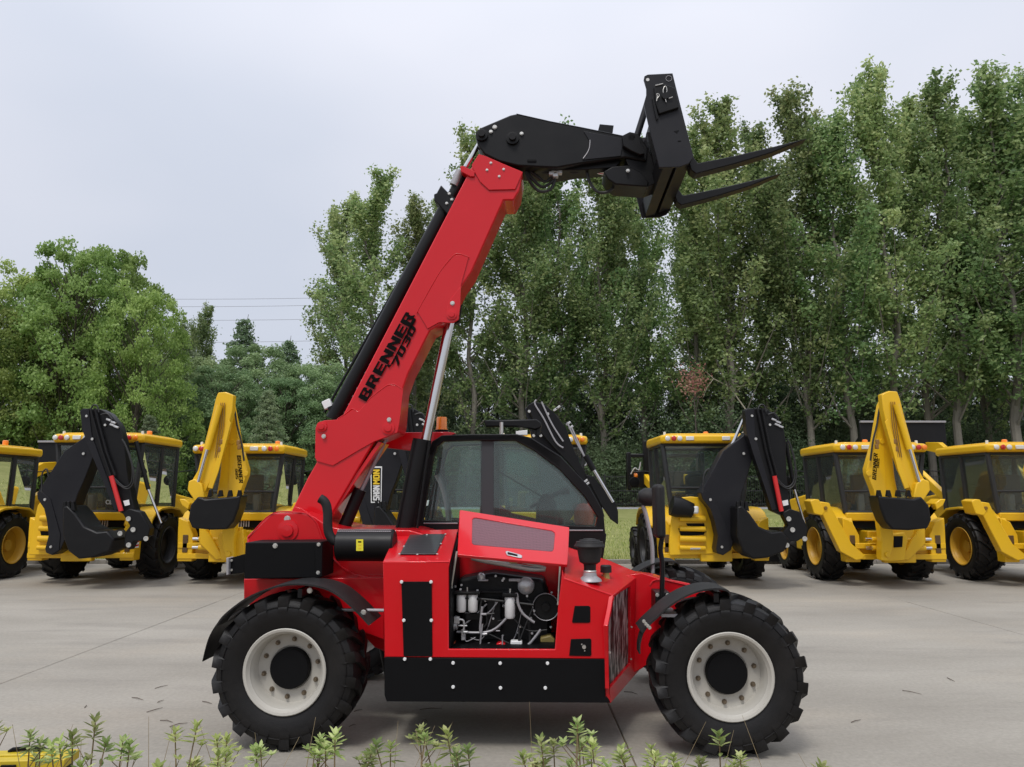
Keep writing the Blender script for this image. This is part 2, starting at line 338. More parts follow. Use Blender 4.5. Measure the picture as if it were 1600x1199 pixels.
def leaf_mat(name, dark, mid, light, transl=0.45, varobj=0.25):
    m = bpy.data.materials.new(name); m.use_nodes = True; t = m.node_tree; t.nodes.clear()
    o = nd(t, 'ShaderNodeOutputMaterial'); a = nd(t, 'ShaderNodeAttribute'); a.attribute_name = 'tint'
    c = nd(t, 'ShaderNodeValToRGB'); e = c.color_ramp.elements
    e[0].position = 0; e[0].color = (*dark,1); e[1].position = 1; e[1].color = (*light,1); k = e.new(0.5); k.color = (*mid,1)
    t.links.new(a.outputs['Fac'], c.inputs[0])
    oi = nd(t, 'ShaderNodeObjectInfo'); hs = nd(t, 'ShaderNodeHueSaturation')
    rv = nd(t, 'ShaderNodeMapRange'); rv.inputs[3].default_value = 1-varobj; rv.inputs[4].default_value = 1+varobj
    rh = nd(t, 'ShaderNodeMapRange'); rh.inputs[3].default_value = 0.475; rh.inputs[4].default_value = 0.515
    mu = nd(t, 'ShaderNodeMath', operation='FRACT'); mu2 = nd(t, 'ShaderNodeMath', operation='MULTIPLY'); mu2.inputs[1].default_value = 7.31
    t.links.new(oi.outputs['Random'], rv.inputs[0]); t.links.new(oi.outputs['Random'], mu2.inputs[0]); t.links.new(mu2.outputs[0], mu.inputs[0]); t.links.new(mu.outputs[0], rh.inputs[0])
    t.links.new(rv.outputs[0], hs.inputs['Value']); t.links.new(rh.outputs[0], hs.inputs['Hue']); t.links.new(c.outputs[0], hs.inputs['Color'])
    d = nd(t, 'ShaderNodeBsdfPrincipled'); d.inputs['Roughness'].default_value = 0.55; d.inputs['Specular IOR Level'].default_value = 0.35
    tr = nd(t, 'ShaderNodeBsdfTranslucent'); ms = nd(t, 'ShaderNodeMixShader'); ms.inputs[0].default_value = transl
    sc1 = nd(t, 'ShaderNodeMixRGB', blend_type='MULTIPLY'); sc1.inputs[0].default_value = 1; sc1.inputs[2].default_value = (1/(1-transl),)*3 + (1,)
    sc2 = nd(t, 'ShaderNodeMixRGB', blend_type='MULTIPLY'); sc2.inputs[0].default_value = 1; sc2.inputs[2].default_value = (0.9/transl,)*3 + (1,)
    for q in (sc1, sc2): t.links.new(hs.outputs[0], q.inputs[1])
    t.links.new(sc1.outputs[0], d.inputs['Base Color']); t.links.new(sc2.outputs[0], tr.inputs[0])
    t.links.new(d.outputs[0], ms.inputs[1]); t.links.new(tr.outputs[0], ms.inputs[2]); t.links.new(ms.outputs[0], o.inputs[0])
    return m
POPL = leaf_mat('poplar_leaves', (0.054,0.092,0.034), (0.122,0.176,0.066), (0.235,0.27,0.12))
DENSEL = leaf_mat('plane_tree_leaves', (0.07,0.12,0.03), (0.132,0.195,0.052), (0.21,0.27,0.09), varobj=0.15)
BUSHL = leaf_mat('bushy_leaves', (0.056,0.092,0.042), (0.11,0.16,0.074), (0.18,0.23,0.115))
CEDL = leaf_mat('cedar_needles', (0.065,0.098,0.055), (0.12,0.165,0.092), (0.18,0.225,0.13), transl=0.35)
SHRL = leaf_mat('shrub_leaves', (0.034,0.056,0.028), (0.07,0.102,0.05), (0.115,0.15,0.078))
WEEDL = leaf_mat('weed_leaves', (0.085,0.12,0.03), (0.17,0.215,0.065), (0.32,0.34,0.16), varobj=0.35)
GRASSL = leaf_mat('grass_blades', (0.1,0.13,0.03), (0.2,0.225,0.07), (0.34,0.33,0.15))
BROWNL = leaf_mat('dead_leaves', (0.13,0.065,0.045), (0.22,0.12,0.085), (0.30,0.19,0.14))
BARK = pmat('grey_bark', (0.16,0.145,0.12), 0.9, noise=0.35, nscale=5, bump=0.8, bscale=12)
BARKD = pmat('dark_bark', (0.075,0.06,0.05), 0.9, noise=0.35, nscale=5, bump=0.8, bscale=12)
STEMM = pmat('weed_stem', (0.17,0.12,0.06), 0.8, noise=0.2)
TWIGM = pmat('dry_twig', (0.10,0.075,0.055), 0.9, noise=0.3)
WIRE = pmat('cable', (0.16,0.16,0.17), 0.6)
FENCEM = pmat('black_iron', (0.015,0.015,0.015), 0.5)

# ------------------------------------------------------------------ setting: ground, paving, kerb, lawn
gz = -0.12
m = MB(); m.add([(-400,-60,gz),(400,-60,gz),(400,900,gz),(-400,900,gz)], [(0,1,2,3)])
tag(m.build('ground', SOIL), kind='structure')
pav = empty('concrete_apron'); tag(pav, kind='structure')
xs = [-27.2,-21.6,-16.0,-10.4,-4.8,0.82,6.42,12.0,17.6,23.2,28.8]; ys = [4.75, 12.9, 19.35]
for i in range(len(xs)-1):
    for j in range(len(ys)-1):
        x0, x1, y0, y1 = xs[i]+.006, xs[i+1]-.006, ys[j]+.006, ys[j+1]-.006
        MB().bb(x0, x1, y0, y1, -0.1, 0.0).build('concrete_slab', CONC, pav, bevel=0.006, seg=1)
m = MB(); m.bb(-27.2, 28.8, 4.75, 19.35, -0.115, -0.014); tag(m.build('joint_bed', SOIL, pav))
kerb = empty('kerb'); tag(kerb, kind='structure')
kx = -27.0
while kx < 28.6:
    MB().bb(kx, kx+0.99, 19.36, 19.50, -0.1, 0.10).build('kerb_stone', KERBM, kerb, bevel=0.012); kx += 1.0
# lawn rises gently from the kerb to the footpath
def lawn_z(y): return 0.06 + max(0, y-19.5) * 0.0235
m = MB(); v = []; f = []; NX, NY = 60, 30; rnd = random.Random(3)
for j in range(NY+1):
    for i in range(NX+1):
        y = 19.5 + (46-19.5)*j/NY; v.append((-60+120*i/NX, y, lawn_z(y) + (rnd.random()-.5)*0.05*(0 < j < NY)))
for j in range(NY):
    for i in range(NX): a = j*(NX+1)+i; f.append((a, a+1, a+NX+2, a+NX+1))
m.add(v, f); tag(m.build('lawn', LAWN), kind='structure')
z46 = lawn_z(46)
m = MB(); m.bb(-60, 60, 46, 49.5, z46-0.3, z46+0.03); tag(m.build('footpath', PATHM), kind='structure')
m = MB(); m.add([(-200,49.5,z46),(200,49.5,z46),(200,300,z46+1.5),(-200,300,z46+1.5)], [(0,1,2,3)]); tag(m.build('woodland_floor', LITTER), kind='structure')
m = MB(); m.bb(-30, 30, -3, 4.72, -0.1, 0.03); tag(m.build('planting_bed', SOIL), kind='structure')

def card_mesh(name, P, U, V, tint, mat):
    """many small leaf faces: centres P, half axes U, V (Nx3 arrays), a tint value per leaf"""
    n = len(P); verts = np.empty((n, 4, 3), np.float32)
    verts[:,0] = P-U; verts[:,1] = P-V*0.9+U*0.1; verts[:,2] = P+U; verts[:,3] = P+V*0.9+U*0.1
    me = bpy.data.meshes.new(name); me.vertices.add(n*4); me.vertices.foreach_set('co', verts.reshape(-1))
    me.loops.add(n*4); me.loops.foreach_set('vertex_index', np.arange(n*4, dtype=np.int32))
    me.polygons.add(n); me.polygons.foreach_set('loop_start', np.arange(0, n*4, 4, dtype=np.int32))
    try: me.polygons.foreach_set('loop_total', np.full(n, 4, dtype=np.int32))
    except Exception: pass
    a = me.attributes.new('tint', 'FLOAT', 'FACE'); a.data.foreach_set('value', tint.astype(np.float32))
    me.materials.append(mat); me.update(calc_edges=True); return me
def rand_axes(rng, n, size, flat=0.0):
    u = rng.normal(size=(n,3)); u /= np.linalg.norm(u, axis=1, keepdims=True)
    w = rng.normal(size=(n,3)); w[:,2] += flat*np.sign(w[:,2]+1e-9); v = np.cross(u, w); v /= np.linalg.norm(v, axis=1, keepdims=True)+1e-9
    s = size[:,None]; return u*s, v*s*0.72

# grass blades near the kerb (uncountable)
rng = np.random.default_rng(5); n = 26000
P = np.empty((n,3)); P[:,0] = rng.uniform(-16, 16, n); P[:,1] = 19.55 + rng.uniform(0,1,n)**1.7*16; P[:,2] = 0.09 + (P[:,1]-19.5)*0.0235
h = rng.uniform(0.03,0.09,n); U = np.stack([rng.normal(0,0.02,n), rng.normal(0,0.02,n), h], 1); V = np.stack([rng.uniform(0.006,0.014,n)*np.sign(rng.normal(size=n)), rng.normal(0,0.004,n), np.zeros(n)], 1)
tag(link('grass', card_mesh('grass', P, U, V, rng.random(n), GRASSL)), 'short patchy grass growing behind the kerb', 'grass', kind='stuff')

# ------------------------------------------------------------------ wheels
def tyre_mb(Ro, w, rr, nl, lh, lugw, slant, n=64):
    m = MB(); h = w/2; Rb = Ro-lh
    prof = [(-h*0.80, rr-0.012), (-h*0.86, rr+0.01), (-h*0.98, rr+(Rb-rr)*0.35), (-h*1.0, rr+(Rb-rr)*0.6), (-h*0.965, rr+(Rb-rr)*0.82), (-h*0.93, rr+(Rb-rr)*0.86), (-h*0.90, Rb-0.012), (-h*0.78, Rb),
            (0, Rb+0.008), (h*0.78, Rb), (h*0.90, Rb-0.012), (h*0.93, rr+(Rb-rr)*0.86), (h*0.965, rr+(Rb-rr)*0.82), (h*1.0, rr+(Rb-rr)*0.6), (h*0.98, rr+(Rb-rr)*0.35), (h*0.86, rr+0.01), (h*0.80, rr-0.012)]
    m.lathe(prof, n)
    for sd in (-1, 1): m.lathe([(sd*h*0.975, Rb*0.885), (sd*h*1.012, Rb*0.893), (sd*h*0.955, Rb*0.905)], n)
    step = 2*math.pi/nl
    for side in (-1, 1):
        for k in range(nl):
            ph0 = step*(k + (0.5 if side > 0 else 0))
            # cross-sections along the lug: (axial, outer radius, inner radius, phase, half-width)
            cs = [(-0.06*h, Ro, Rb-0.02, 0.0, lugw*0.42), (0.35*h, Ro, Rb-0.02, slant*0.42, lugw*0.42), (0.78*h, Ro-0.004, Rb-0.02, slant*0.85, lugw*0.5),
                  (1.0*h, Ro-lh*0.55, Rb-0.05, slant*1.0, lugw*0.56), (1.03*h, Ro-lh*1.9, Rb-0.07, slant*1.05, lugw*0.56), (0.97*h, Ro-lh*3.0, Rb-lh*3.2, slant*1.06, lugw*0.5)]
            v = []
            for (a, ro, ri, ph, hw) in cs:
                for (rad, dd) in ((ri, -hw*1.15), (ro, -hw), (ro, hw), (ri, hw*1.15)):
                    an = ph0 + ph + dd; v.append((rad*math.cos(an), side*a, rad*math.sin(an)))
            f = [(0,1,2,3)]
            for i in range(len(cs)-1):
                for q in range(4):
                    q2 = (q+1) % 4; f.append((i*4+q, i*4+q2, (i+1)*4+q2, (i+1)*4+q))
            b = (len(cs)-1)*4; f.append((b+3, b+2, b+1, b)); m.add(v, f)
    return m
def wheel(parent, c, Ro, w, rr, nl, lh, lugw, slant, rim_mat, face=-1, dish=0.10, hub=0.15, nb=10, tyre_cache={}, hubmat=None):
    """face: side of the disc that looks outwards (-1 towards -y)"""
    e = empty('wheel', c, 0, parent)
    key = (Ro, w, rr, nl)
    if key not in tyre_cache: tyre_cache[key] = tyre_mb(Ro, w, rr, nl, lh, lugw, slant).build('tyre', RUB, e, sharp=40, fix=True).data
    else: link('tyre', tyre_cache[key], e)
    rk = (Ro, w, rr, rim_mat.name, dish, hub)
    if rk not in tyre_cache:
        h = w/2; m = MB(); s = face
        prof = [(s*h*0.80, rr-0.004), (s*(h*0.92), rr+0.012), (s*(h*0.95), rr+0.006), (s*(h*0.93), rr-0.010), (s*h*0.80, rr-0.024), (s*h*0.78, rr-0.028), (s*(h*0.70), rr-0.030), (s*(h*0.66), rr-0.035),
                (s*(h*0.62-dish*0.5), rr-0.039), (s*(h*0.62-dish), rr-0.048), (s*(h*0.62-dish-0.004), hub*1.08), (s*(h*0.62-dish-0.03), hub*0.9), (s*(h*0.62-dish-0.03), 0.0)]
        m.lathe(prof, 56)
        m.lathe([(-s*h*0.95, rr+0.01), (-s*h*0.80, rr-0.02), (s*(h*0.62-dish-0.05), rr-0.055)], 40)
        tyre_cache[rk] = m.build('rim', rim_mat, e, sharp=30).data
        hm = MB(); d0 = h*0.62-dish
        hm.lathe([(s*(d0-0.02), hub), (s*(d0+dish*0.45), hub*0.985), (s*(d0+dish*0.52), hub*0.95), (s*(d0+dish*0.53), 0.0)], 40)
        tyre_cache[rk+('hub',)] = hm.build('hub_cap', hubmat or SATIN, e).data
        bm_ = MB(); bm_.lathe([(s*-0.01, 0.019), (s*0.005, 0.018), (s*0.005, 0.012), (s*0.026, 0.011), (s*0.026, 0)], 8); tyre_cache['nut', rim_mat.name] = bm_.build('wheel_nut', NUTM, e, loc=(0,-50,0)).data
        for ch in [x for x in e.children if x.name.startswith('wheel_nut')]: bpy.data.objects.remove(ch)
    else:
        link('rim', tyre_cache[rk], e); link('hub_cap', tyre_cache[rk+('hub',)], e)
    if nb:
        rb = (hub + rr-0.048)/2*1.05; d0 = w/2*0.62-dish
        for k in range(nb):
            a = 2*math.pi*(k+0.35)/nb; link('wheel_nut', tyre_cache['nut', rim_mat.name], e, loc=(rb*math.cos(a), face*d0, rb*math.sin(a)))
    return e

# ------------------------------------------------------------------ the red telehandler
T = Frame(0, 5.54, R(-2.6))
th = empty('telehandler', (0, 5.54, 0), R(-2.6))
tag(th, 'red telehandler with raised black fork carriage and open engine hood in front', 'telehandler')
def TP(pts, d): return [T(x, y, d) for x, y in pts]
def tprism(name, pts, d0, d1, mat, bevel=0.004, parent=th, sharp=35):
    return MB().prism(TP(pts, d0), (0, d1-d0, 0)).build(name, mat, parent, bevel=bevel, sharp=sharp)
def bolts(spots, d, r=0.012, mat=STEEL, name='bolt', parent=th, hgt=0.012):
    for (x, y) in spots:
        p = T(x, y, d); MB().lathe([(0.0, r*1.25), (-0.003, r*1.25), (-0.003, r), (-hgt, r*0.9), (-hgt, 0)], 8).build(name, mat, parent, loc=p)

WR, WW = 0.538, 0.40
rc = T(452, 1055, 0.0); fc = T(1137, 1065, 0.0); rc.x -= 0.042; fc.x += 0.026
for c in (rc, fc):
    wheel(th, (c.x, WW/2, WR-0.006), WR, WW, 0.286, 18, 0.038, 0.125, 0.22, RIMW, -1, dish=0.085, hub=0.143)
    w2 = wheel(th, (c.x, 2.42-WW/2, WR-0.006), WR, WW, 0.286, 18, 0.038, 0.125, 0.22, RIMW, -1, dish=0.085, hub=0.143, nb=0); w2.rotation_euler = (0,0,math.pi)
    MB().cyl((c.x, 0.3, WR), (c.x, 2.12, WR), 0.09, n=14).build('axle', BLK, th)
    MB().bb(c.x-0.17, c.x+0.17, 0.95, 1.45, WR-0.17, WR+0.17).build('differential', BLK, th, bevel=0.05)
# --- chassis
tprism('chassis_side', [(381,945),(381,905),(386,838),(424,802),(474,801),(492,808),(512,822),(535,827.5),(640,828.5),(720,852),(985,900),(985,1000),(900,1010),(598,1018),(575,1000),(545,965),(500,945)], 0.74, 1.56, RED, 0.008)
# raised pivot plate with its curved edge
pp = [(383,940),(383,905),(387,840),(425,803),(470,801),(484,806),(495,818),(504,842),(516,866),(532,885),(552,897),(575,902),(602,903),(602,1018),(585,1012),(560,985),(520,955),(450,945)]
tprism('pivot_plate', pp, 0.70, 0.735, RED, 0.010)
m = MB(); m.tube(smooth_path(TP([(387,841),(425,803),(470,801),(484,806),(495,818),(504,842),(516,866),(532,885),(552,897),(575,902),(598,903)], 0.697)), 0.005, 6); m.build('plate_edge_bead', RED, th)
tprism('boom_root_plate', [(455,801),(460,792),(470,794),(504,817),(512,830),(512,850),(494,836),(480,812)], 0.76, 0.80, RED, 0.004)
MB().lathe([(0,.085),(-.012,.085),(-.014,.05),(-.03,.048),(-.032,0)], 28).build('boom_pivot_pin', RED, th, loc=T(450,829,0.70))
MB().lathe([(0,.07),(-.01,.068),(-.012,.035),(-.02,.03),(-.02,0)], 28).build('frame_boss', RED, th, loc=T(591,937,0.70))
bolts([(449,811)], 0.70, 0.022); bolts([(571,937)], 0.70, 0.02)
# far chassis and belly
MB().prism(TP([(600,905),(985,905),(1100,940),(1090,985),(1010,1040),(600,1040)], 0.85), (0,0.75,0)).build('main_frame', RED, th, bevel=0.01)
MB().prism(TP([(585,985),(620,960),(720,980),(760,1050),(600,1060)], 0.75), (0,0.8,0)).build('gearbox', BLK, th, bevel=0.03)
# nose
tprism('nose_plate', [(984,898),(1003,896),(1038,907),(1052,907),(1077,912),(1114,931),(1118,975),(1060,1012),(1014,1036),(1003,1045),(984,1055)], 0.82, 0.86, RED, 0.005)
tprism('nose_block', [(990,905),(1040,912),(1110,934),(1112,972),(1050,1010),(995,1040)], 0.86, 1.62, RED, 0.01)
m = MB(); m.tube(smooth_path(TP([(1016,914),(1020,908),(1030,906),(1045,908),(1090,918)], 0.815)), 0.006, 6); m.build('nose_weld_bead', RED, th)
# counterweight box
MB().prism(TP([(383,848),(502,847),(502,903),(381,905)], 0.36), (0,0.34,0)).build('ballast_box', SATIN, th, bevel=0.008)
tprism('ballast_flange', [(493,849),(503,849),(503,901),(493,903)], 0.335, 0.358, SATIN, 0.003)
tprism('tow_bracket', [(357,873),(399,861),(399,893),(357,898)], 0.40, 0.415, SATIN, 0.002)
tprism('bracket_lip', [(353.5,872),(357,872),(357,898),(353.5,899)], 0.36, 0.47, GREY, 0.002)
bolts([(430,853)], 0.36, 0.016); bolts([(498,851),(497,895)], 0.335, 0.012); bolts([(398,864),(397,883),(391,867),(391,882),(362,876),(362,891)], 0.398, 0.008)
# rear lower frame
MB().prism(TP([(381,905),(600,903),(600,1000),(560,985),(500,958),(440,950),(381,945)], 0.60), (0,0.1,0)).build('rear_frame_plate', RED, th, bevel=0.005)
# --- muffler and exhaust
mc0, mc1 = T(527,852,0.50), T(617,851,0.50)
MB().lathe([(0,0),(0,.10),(.012,.122),((mc1-mc0).length-.012,.122),((mc1-mc0).length,.11),((mc1-mc0).length,0)], 32, ax='x').build('muffler', BLK, th, loc=mc0)
mp_ = MB(); ln = (mc1-mc0).length
for i in range(26):
    for j in range(7):
        a = R(62 + j*13); c0 = mc0 + Vector((0.02+(ln-0.05)*i/25, -math.cos(a)*0.1235, math.sin(a)*0.1235))
        t1 = Vector((0.007,0,0)); t2 = Vector((0, math.sin(a), math.cos(a)))*0.005; nn = Vector((0,-math.cos(a),math.sin(a)))*0.002
        mp_.add([c0-t1-t2+nn, c0+t1-t2+nn, c0+t1+t2+nn, c0-t1+t2+nn], [(0,1,2,3)])
mo = mp_.build('muffler_perforation', GREY, th, fix=False); mo['kind'] = 'stuff'
tprism('muffler_sticker', [(556.5,843),(567.5,843),(567.5,861),(556.5,861)], 0.375, 0.377, STICK, 0)
for k, yy in enumerate((847, 852, 857)): tprism('sticker_print', [(559.5,yy-1.2),(564.5,yy-1.2),(564.5,yy+1),(559.5,yy+1)], 0.3735, 0.3745, LETY if k else LET, 0)
MB().tube(smooth_path(TP([(500,779),(506,783),(510,790),(512,803),(512,820),(514,834),(521,844),(531,849)], 0.48)), [0.036]*36, 16).build('exhaust_pipe', PLAS, th)
# --- boom
BN, BF_ = 0.97, 1.33
boom = [(733,268),(748,240),(817,268),(812,297),(803,313),(787,313),(737,425),(722,447),(692,505),(672,517),(638,584),(628,612),(624,662),(621,676),(603,684),(585,690),(546,757),(522,798),(506,830),(470,850),(440,845),(456,797),(480,748),(495,722),(492,716),(493,668),(498,660),(506,657),(525,656),(535,650)]
tprism('boom', boom, BN, BF_, RED, 0.012)
tprism('boom_head_plate', [(737,258),(748,241),(756,243),(817,269),(805,296),(764,297),(750,284),(742,270)], BN-0.014, BN-0.001, RED, 0.003)
tprism('cylinder_lug_plate', [(732,402),(718,398),(708,400),(688,424),(652,487),(668,514),(686,504),(709,504),(717,499),(719,478),(720,447)], BN-0.012, BN-0.001, RED, 0.003)
tprism('lower_boom_plate', [(574,628),(580,621),(603,604),(612,602),(618,602.5),(630,609),(624,661),(621,676),(604,683),(585,690),(562,703),(520,728),(495,721),(492,715),(493,668),(499,660),(507,657),(527,656),(541,647),(551,640),(560,643)], BN-0.012, BN-0.001, RED, 0.003)
tprism('cylinder_lug', [(720,447),(719,480),(716,500),(708,505),(690,504),(702,470)], BN-0.03, BN-0.013, RED, 0.004)
tprism('cylinder_lug', [(721,447),(721,482),(718,503),(709,508),(690,507),(702,470)], BF_-0.03, BF_+0.02, BLK, 0.004)  # far lug coloured black for the shadow under the bracket
for (px, py, rr_, dd) in ((706,492,.045,BN-0.03),(607,669,.055,BN-0.012),(503,667,.045,BN-0.012)):
    MB().lathe([(0,rr_),(-.014,rr_),(-.016,rr_*.6),(-.026,rr_*.55),(-.027,0)], 24).build('pivot_pin', RED, th, loc=T(px,py,dd))
bolts([(707,474),(608,656),(506,682)], BN-0.03, 0.016); bolts([(767,255),(761,266),(787,265),(780,276)], BN-0.014, 0.010)
m = MB(); m.tube(smooth_path(TP([(651,489),(668,458),(688,424),(708,400),(718,397),(733,402)], BN-0.011)), 0.005, 6); m.tube(smooth_path(TP([(573,629),(580,621),(603,603.5),(612,601),(618,601.5),(630,609)], BN-0.011)), 0.005, 6)
m.tube(smooth_path(TP([(556,642),(550,639),(541,646),(527,655)], BN-0.011)), 0.004, 6); m.build('weld_bead', RED, th)
# boom underside track
MB().prism(TP([(591,690),(597,692),(556,752),(520,806),(510,820),(505,815),(545,757)], BN+0.02), (0, 0.30, 0)).build('inner_boom', RED, th, bevel=0.003)
# lettering
def along(p, q, d): a, b = T(*p, d), T(*q, d); return a, (b-a)
d_ = BN-0.0145
a, v_ = along((573,628.5),(650,490.5), d_); up_ = Vector((-v_.z,0,v_.x))
block_letters('BRENNER', a, v_, up_, v_.length*0.985, 0.088, LET, th, shear=0.0)
a, v_ = along((620.5,575.5),(649,517), d_); up_ = Vector((-v_.z,0,v_.x))
block_letters('7030', a, v_, up_, v_.length*1.06, 0.062, LET, th, shear=0.25)
m = MB(); m.prism(TP([(608.5,573),(611,572),(650,500),(647.5,499)], d_), (0,0.001,0)); m.prism(TP([(604,571),(608,569),(610.5,572.5),(607,574.5)], d_), (0,0.001,0)); m.prism(TP([(638.5,510),(646,496.5),(650,498.5),(642.5,512)], d_), (0,0.001,0)); m.build('lettering_underline', LET, th)
# tube on top of the boom
D0 = 1.08
MB().cyl(T(520,655,D0), T(694,330,D0), 0.064, n=24).build('levelling_tube', BLK, th)
MB().cyl(T(692,334,D0), T(729,264,D0), 0.047, n=20).build('levelling_tube_upper', BLK, th)
MB().cyl(T(715,282,D0+0.01), T(754,216,D0+0.01), 0.022, n=16).build('levelling_rod', CHR, th)
MB().cyl(T(719,268,D0-0.03), T(709,290,D0-0.03), 0.040, n=16).build('tube_highlight', GREY, th)  # grey cylinder stands in for a highlight on the black upper tube
MB().prism(TP([(689,289),(682,302),(678,303),(678,313),(686,321),(700,336),(716,312),(703,304)], D0-0.09), (0,0.18,0)).build('tube_clamp', BLK, th, bevel=0.008)
MB().prism(TP([(719,260),(723,259),(742,268),(741,276),(735,276),(720,268)], BN-0.02), (0,0.2,0)).build('tube_guide', RED, th, bevel=0.004)
bolts([(702,303),(698,318),(706,312)], D0-0.092, 0.011)
m = MB(); m.tube(TP([(507,645),(688,326)], D0+0.02), 0.012, 8); m.build('hydraulic_line', BLK, th)
m = MB()
for k in range(26):
    t_ = k/25; m.box(T(537+(706-536)*t_, 643+(338-641)*t_, BN+0.10), (0.012,0.012,0.02))
m.build('tube_clip_row', GREY, th)
MB().box(T(512,632,D0), (0.075,0.06,0.075), Matrix.Rotation(R(-25),3,'Y')).build('sensor_box', WHT, th, bevel=0.006)
MB().box(T(520,640,D0), (0.06,0.08,0.06), Matrix.Rotation(R(-25),3,'Y')).build('sensor_mount', BLK, th, bevel=0.006)
# lift cylinder
C0 = 1.15
MB().cyl(T(703,503,C0), T(665,690,C0), 0.044, n=24).build('lift_rod', CHR, th)
MB().cyl(T(660,687,C0), T(633,835,C0), 0.081, n=28).build('lift_barrel', BLK, th)
MB().tube(TP([(647,688),(620,826)], C0-0.05), 0.014, 8).build('lift_line', BLK, th)
MB().tube(TP([(671,690),(652,826)], C0-0.06), 0.011, 8).build('lift_line', BLK, th)
MB().cyl(T(604,684,1.12), T(562,772,1.12), 0.018, n=16).build('levelling_cylinder_rod', GREY, th)
MB().cyl(T(563,765,1.12), T(533,835,1.12), 0.055, n=20).build('levelling_cylinder_barrel', BLK, th)
# --- jib
jib = [(743,214),(744,206),(750,200),(797,180),(806,178),(860,190),(907,199),(940,206),(976,213),(1000,214),(1012,230),(1010,252),(977,246),(910,255),(870,262),(845,261),(809,259),(780,252),(757,241),(747,227)]
tprism('jib', jib, BN+0.005, BF_-0.01, BLK, 0.012)
tprism('jib_cover_plate', [(912,205),(975,217),(970,244),(910,250),(918,238),(922,222)], BN-0.004, BN+0.004, GBLK, 0.003)
m = MB(); m.tube(smooth_path(TP([(922,219),(921,231),(917,240),(911,248)], BN-0.006)), 0.005, 6); m.build('weld_bead', GREY, th)
m = MB(); m.tube(TP([(807,179),(860,191),(907,200),(976,214)], BN+0.01), 0.008, 6); m.build('jib_edge_bead', BLK, th)
for (px, py, rr_) in ((753,212,.045),(801,217,.048),(986,219,.045)):
    MB().lathe([(0,rr_*1.2),(-.02,rr_*1.2),(-.022,rr_*.7),(-.05,rr_*.65),(-.05,0)], 20).build('jib_pin', BLK, th, loc=T(px,py,BN))
bolts([(773,199)], BN+0.002, 0.017, WLENS); bolts([(767,206),(815,209),(995,229),(981,267)], BN-0.004, 0.014)
tprism('jib_slot', [(824,249),(838,249),(838,253),(824,253)], BN-0.004, BN+0.004, SATIN, 0.003)
tprism('jib_stop', [(937,194),(959,196),(957,210),(934,206)], BN+0.06, BF_-0.06, BLK, 0.004)
MB().prism(TP([(972,212),(984,206),(998,209),(1002,225),(1008,240),(1000,242),(985,235),(974,228)], BN-0.05), (0,0.05,0)).build('jib_side_lug', BLK, th, bevel=0.006)
MB().prism(TP([(846,258),(975,246),(962,262),(905,266),(850,266)], BN+0.07), (0,0.2,0)).build('jib_belly', BLK, th, bevel=0.006)
MB().cyl(T(905,261,C0), T(948,271,C0), 0.026, n=16).build('tilt_rod', CHR, th)
MB().prism(TP([(943,268),(957,260),(980,258),(1000,268),(1014,285),(1012,292),(985,290),(962,288),(950,280)], BN+0.02), (0,0.28,0)).build('tilt_link', BLK, th, bevel=0.01)
MB().prism(TP([(984,206),(1002,214),(1014,235),(1028,262),(1034,262),(1030,285),(1012,292),(1000,285),(985,268),(978,250),(972,235)], BN+0.03), (0,0.26,0)).build('tilt_lever', BLK, th, bevel=0.008)
for pts in ([(822,266),(832,280),(846,292),(858,288),(870,276)], [(826,266),(840,276),(852,284),(866,274)], [(917,269),(922,286),(934,300),(950,300),(962,290)], [(846,268),(862,272),(875,268)], [(820,262),(828,284),(843,299),(860,296),(868,280)], [(880,262),(895,270),(912,266)]):
    MB().tube(smooth_path(TP(pts, C0-0.05)), 0.014, 8).build('hydraulic_hose', HOSE, th)
m = MB(); [m.box(T(x,y,C0-0.08), (0.05,0.05,0.035)) for x, y in ((862,272),(868,275),(874,270),(866,268))]; m.build('hose_fitting', ALU, th, bevel=0.005)
# --- fork carriage (a wide frame, seen from below)
K0, K1 = 0.55, 1.75
plate = [(1006,124),(1007,119),(1012,116.5),(1051,114.5),(1057,139),(1063,163),(1084,246),(1076,256),(1062,261),(1030,262),(1018,215),(1006,162),(1010,148),(1010,138)]
tprism('carriage_side_plate', plate, K0, K0+0.025, GBLK, 0.004)
MB().prism(TP(plate, K1), (0,0.0001,0))
lo = [T(x,y,K0) for x, y in plate]
MB().prism([p + Vector((0,K1-K0-0.025,0)) for p in lo], (0,0.025,0)).build('carriage_side_plate', GBLK, th, bevel=0.004)
def bar(pts, d0, d1, name, mat=BLK): return MB().prism([T(x,y,K0)+Vector((0,d0-K0,0)) for x, y in pts], (0,d1-d0,0)).build(name, mat, th, bevel=0.005)
bar([(1032,128),(1053,126),(1061,160),(1040,164)], K0+0.03, K1-0.03, 'upper_crossbar')
bar([(1046,222),(1074,216),(1083,246),(1060,255)], K0+0.03, K1-0.03, 'lower_crossbar')
bar([(1030,235),(1048,232),(1054,258),(1036,261)], K0+0.03, K1-0.03, 'carriage_rail')
bar([(1020,170),(1034,168),(1048,225),(1034,228)], 0.97, 1.02, 'carriage_upright'); bar([(1020,170),(1034,168),(1048,225),(1034,228)], 1.28, 1.33, 'carriage_upright')
MB().cyl(T(1012,160,C0), T(993,220,C0), 0.030, n=16).build('carriage_tilt_rod', GBLK, th)
MB().lathe([(0,.014),(-.004,.014),(-.004,0)], 16).build('plate_hole', WLENS, th, loc=T(1012,125,K0))
m = MB(); pr = T(1045,123,K0-0.003); m.lathe([(0,.026),(-.003,.026),(-.003,.023),(0,.023)], 20, c=pr, closed=True); m.build('ring_mark', GREY, th)
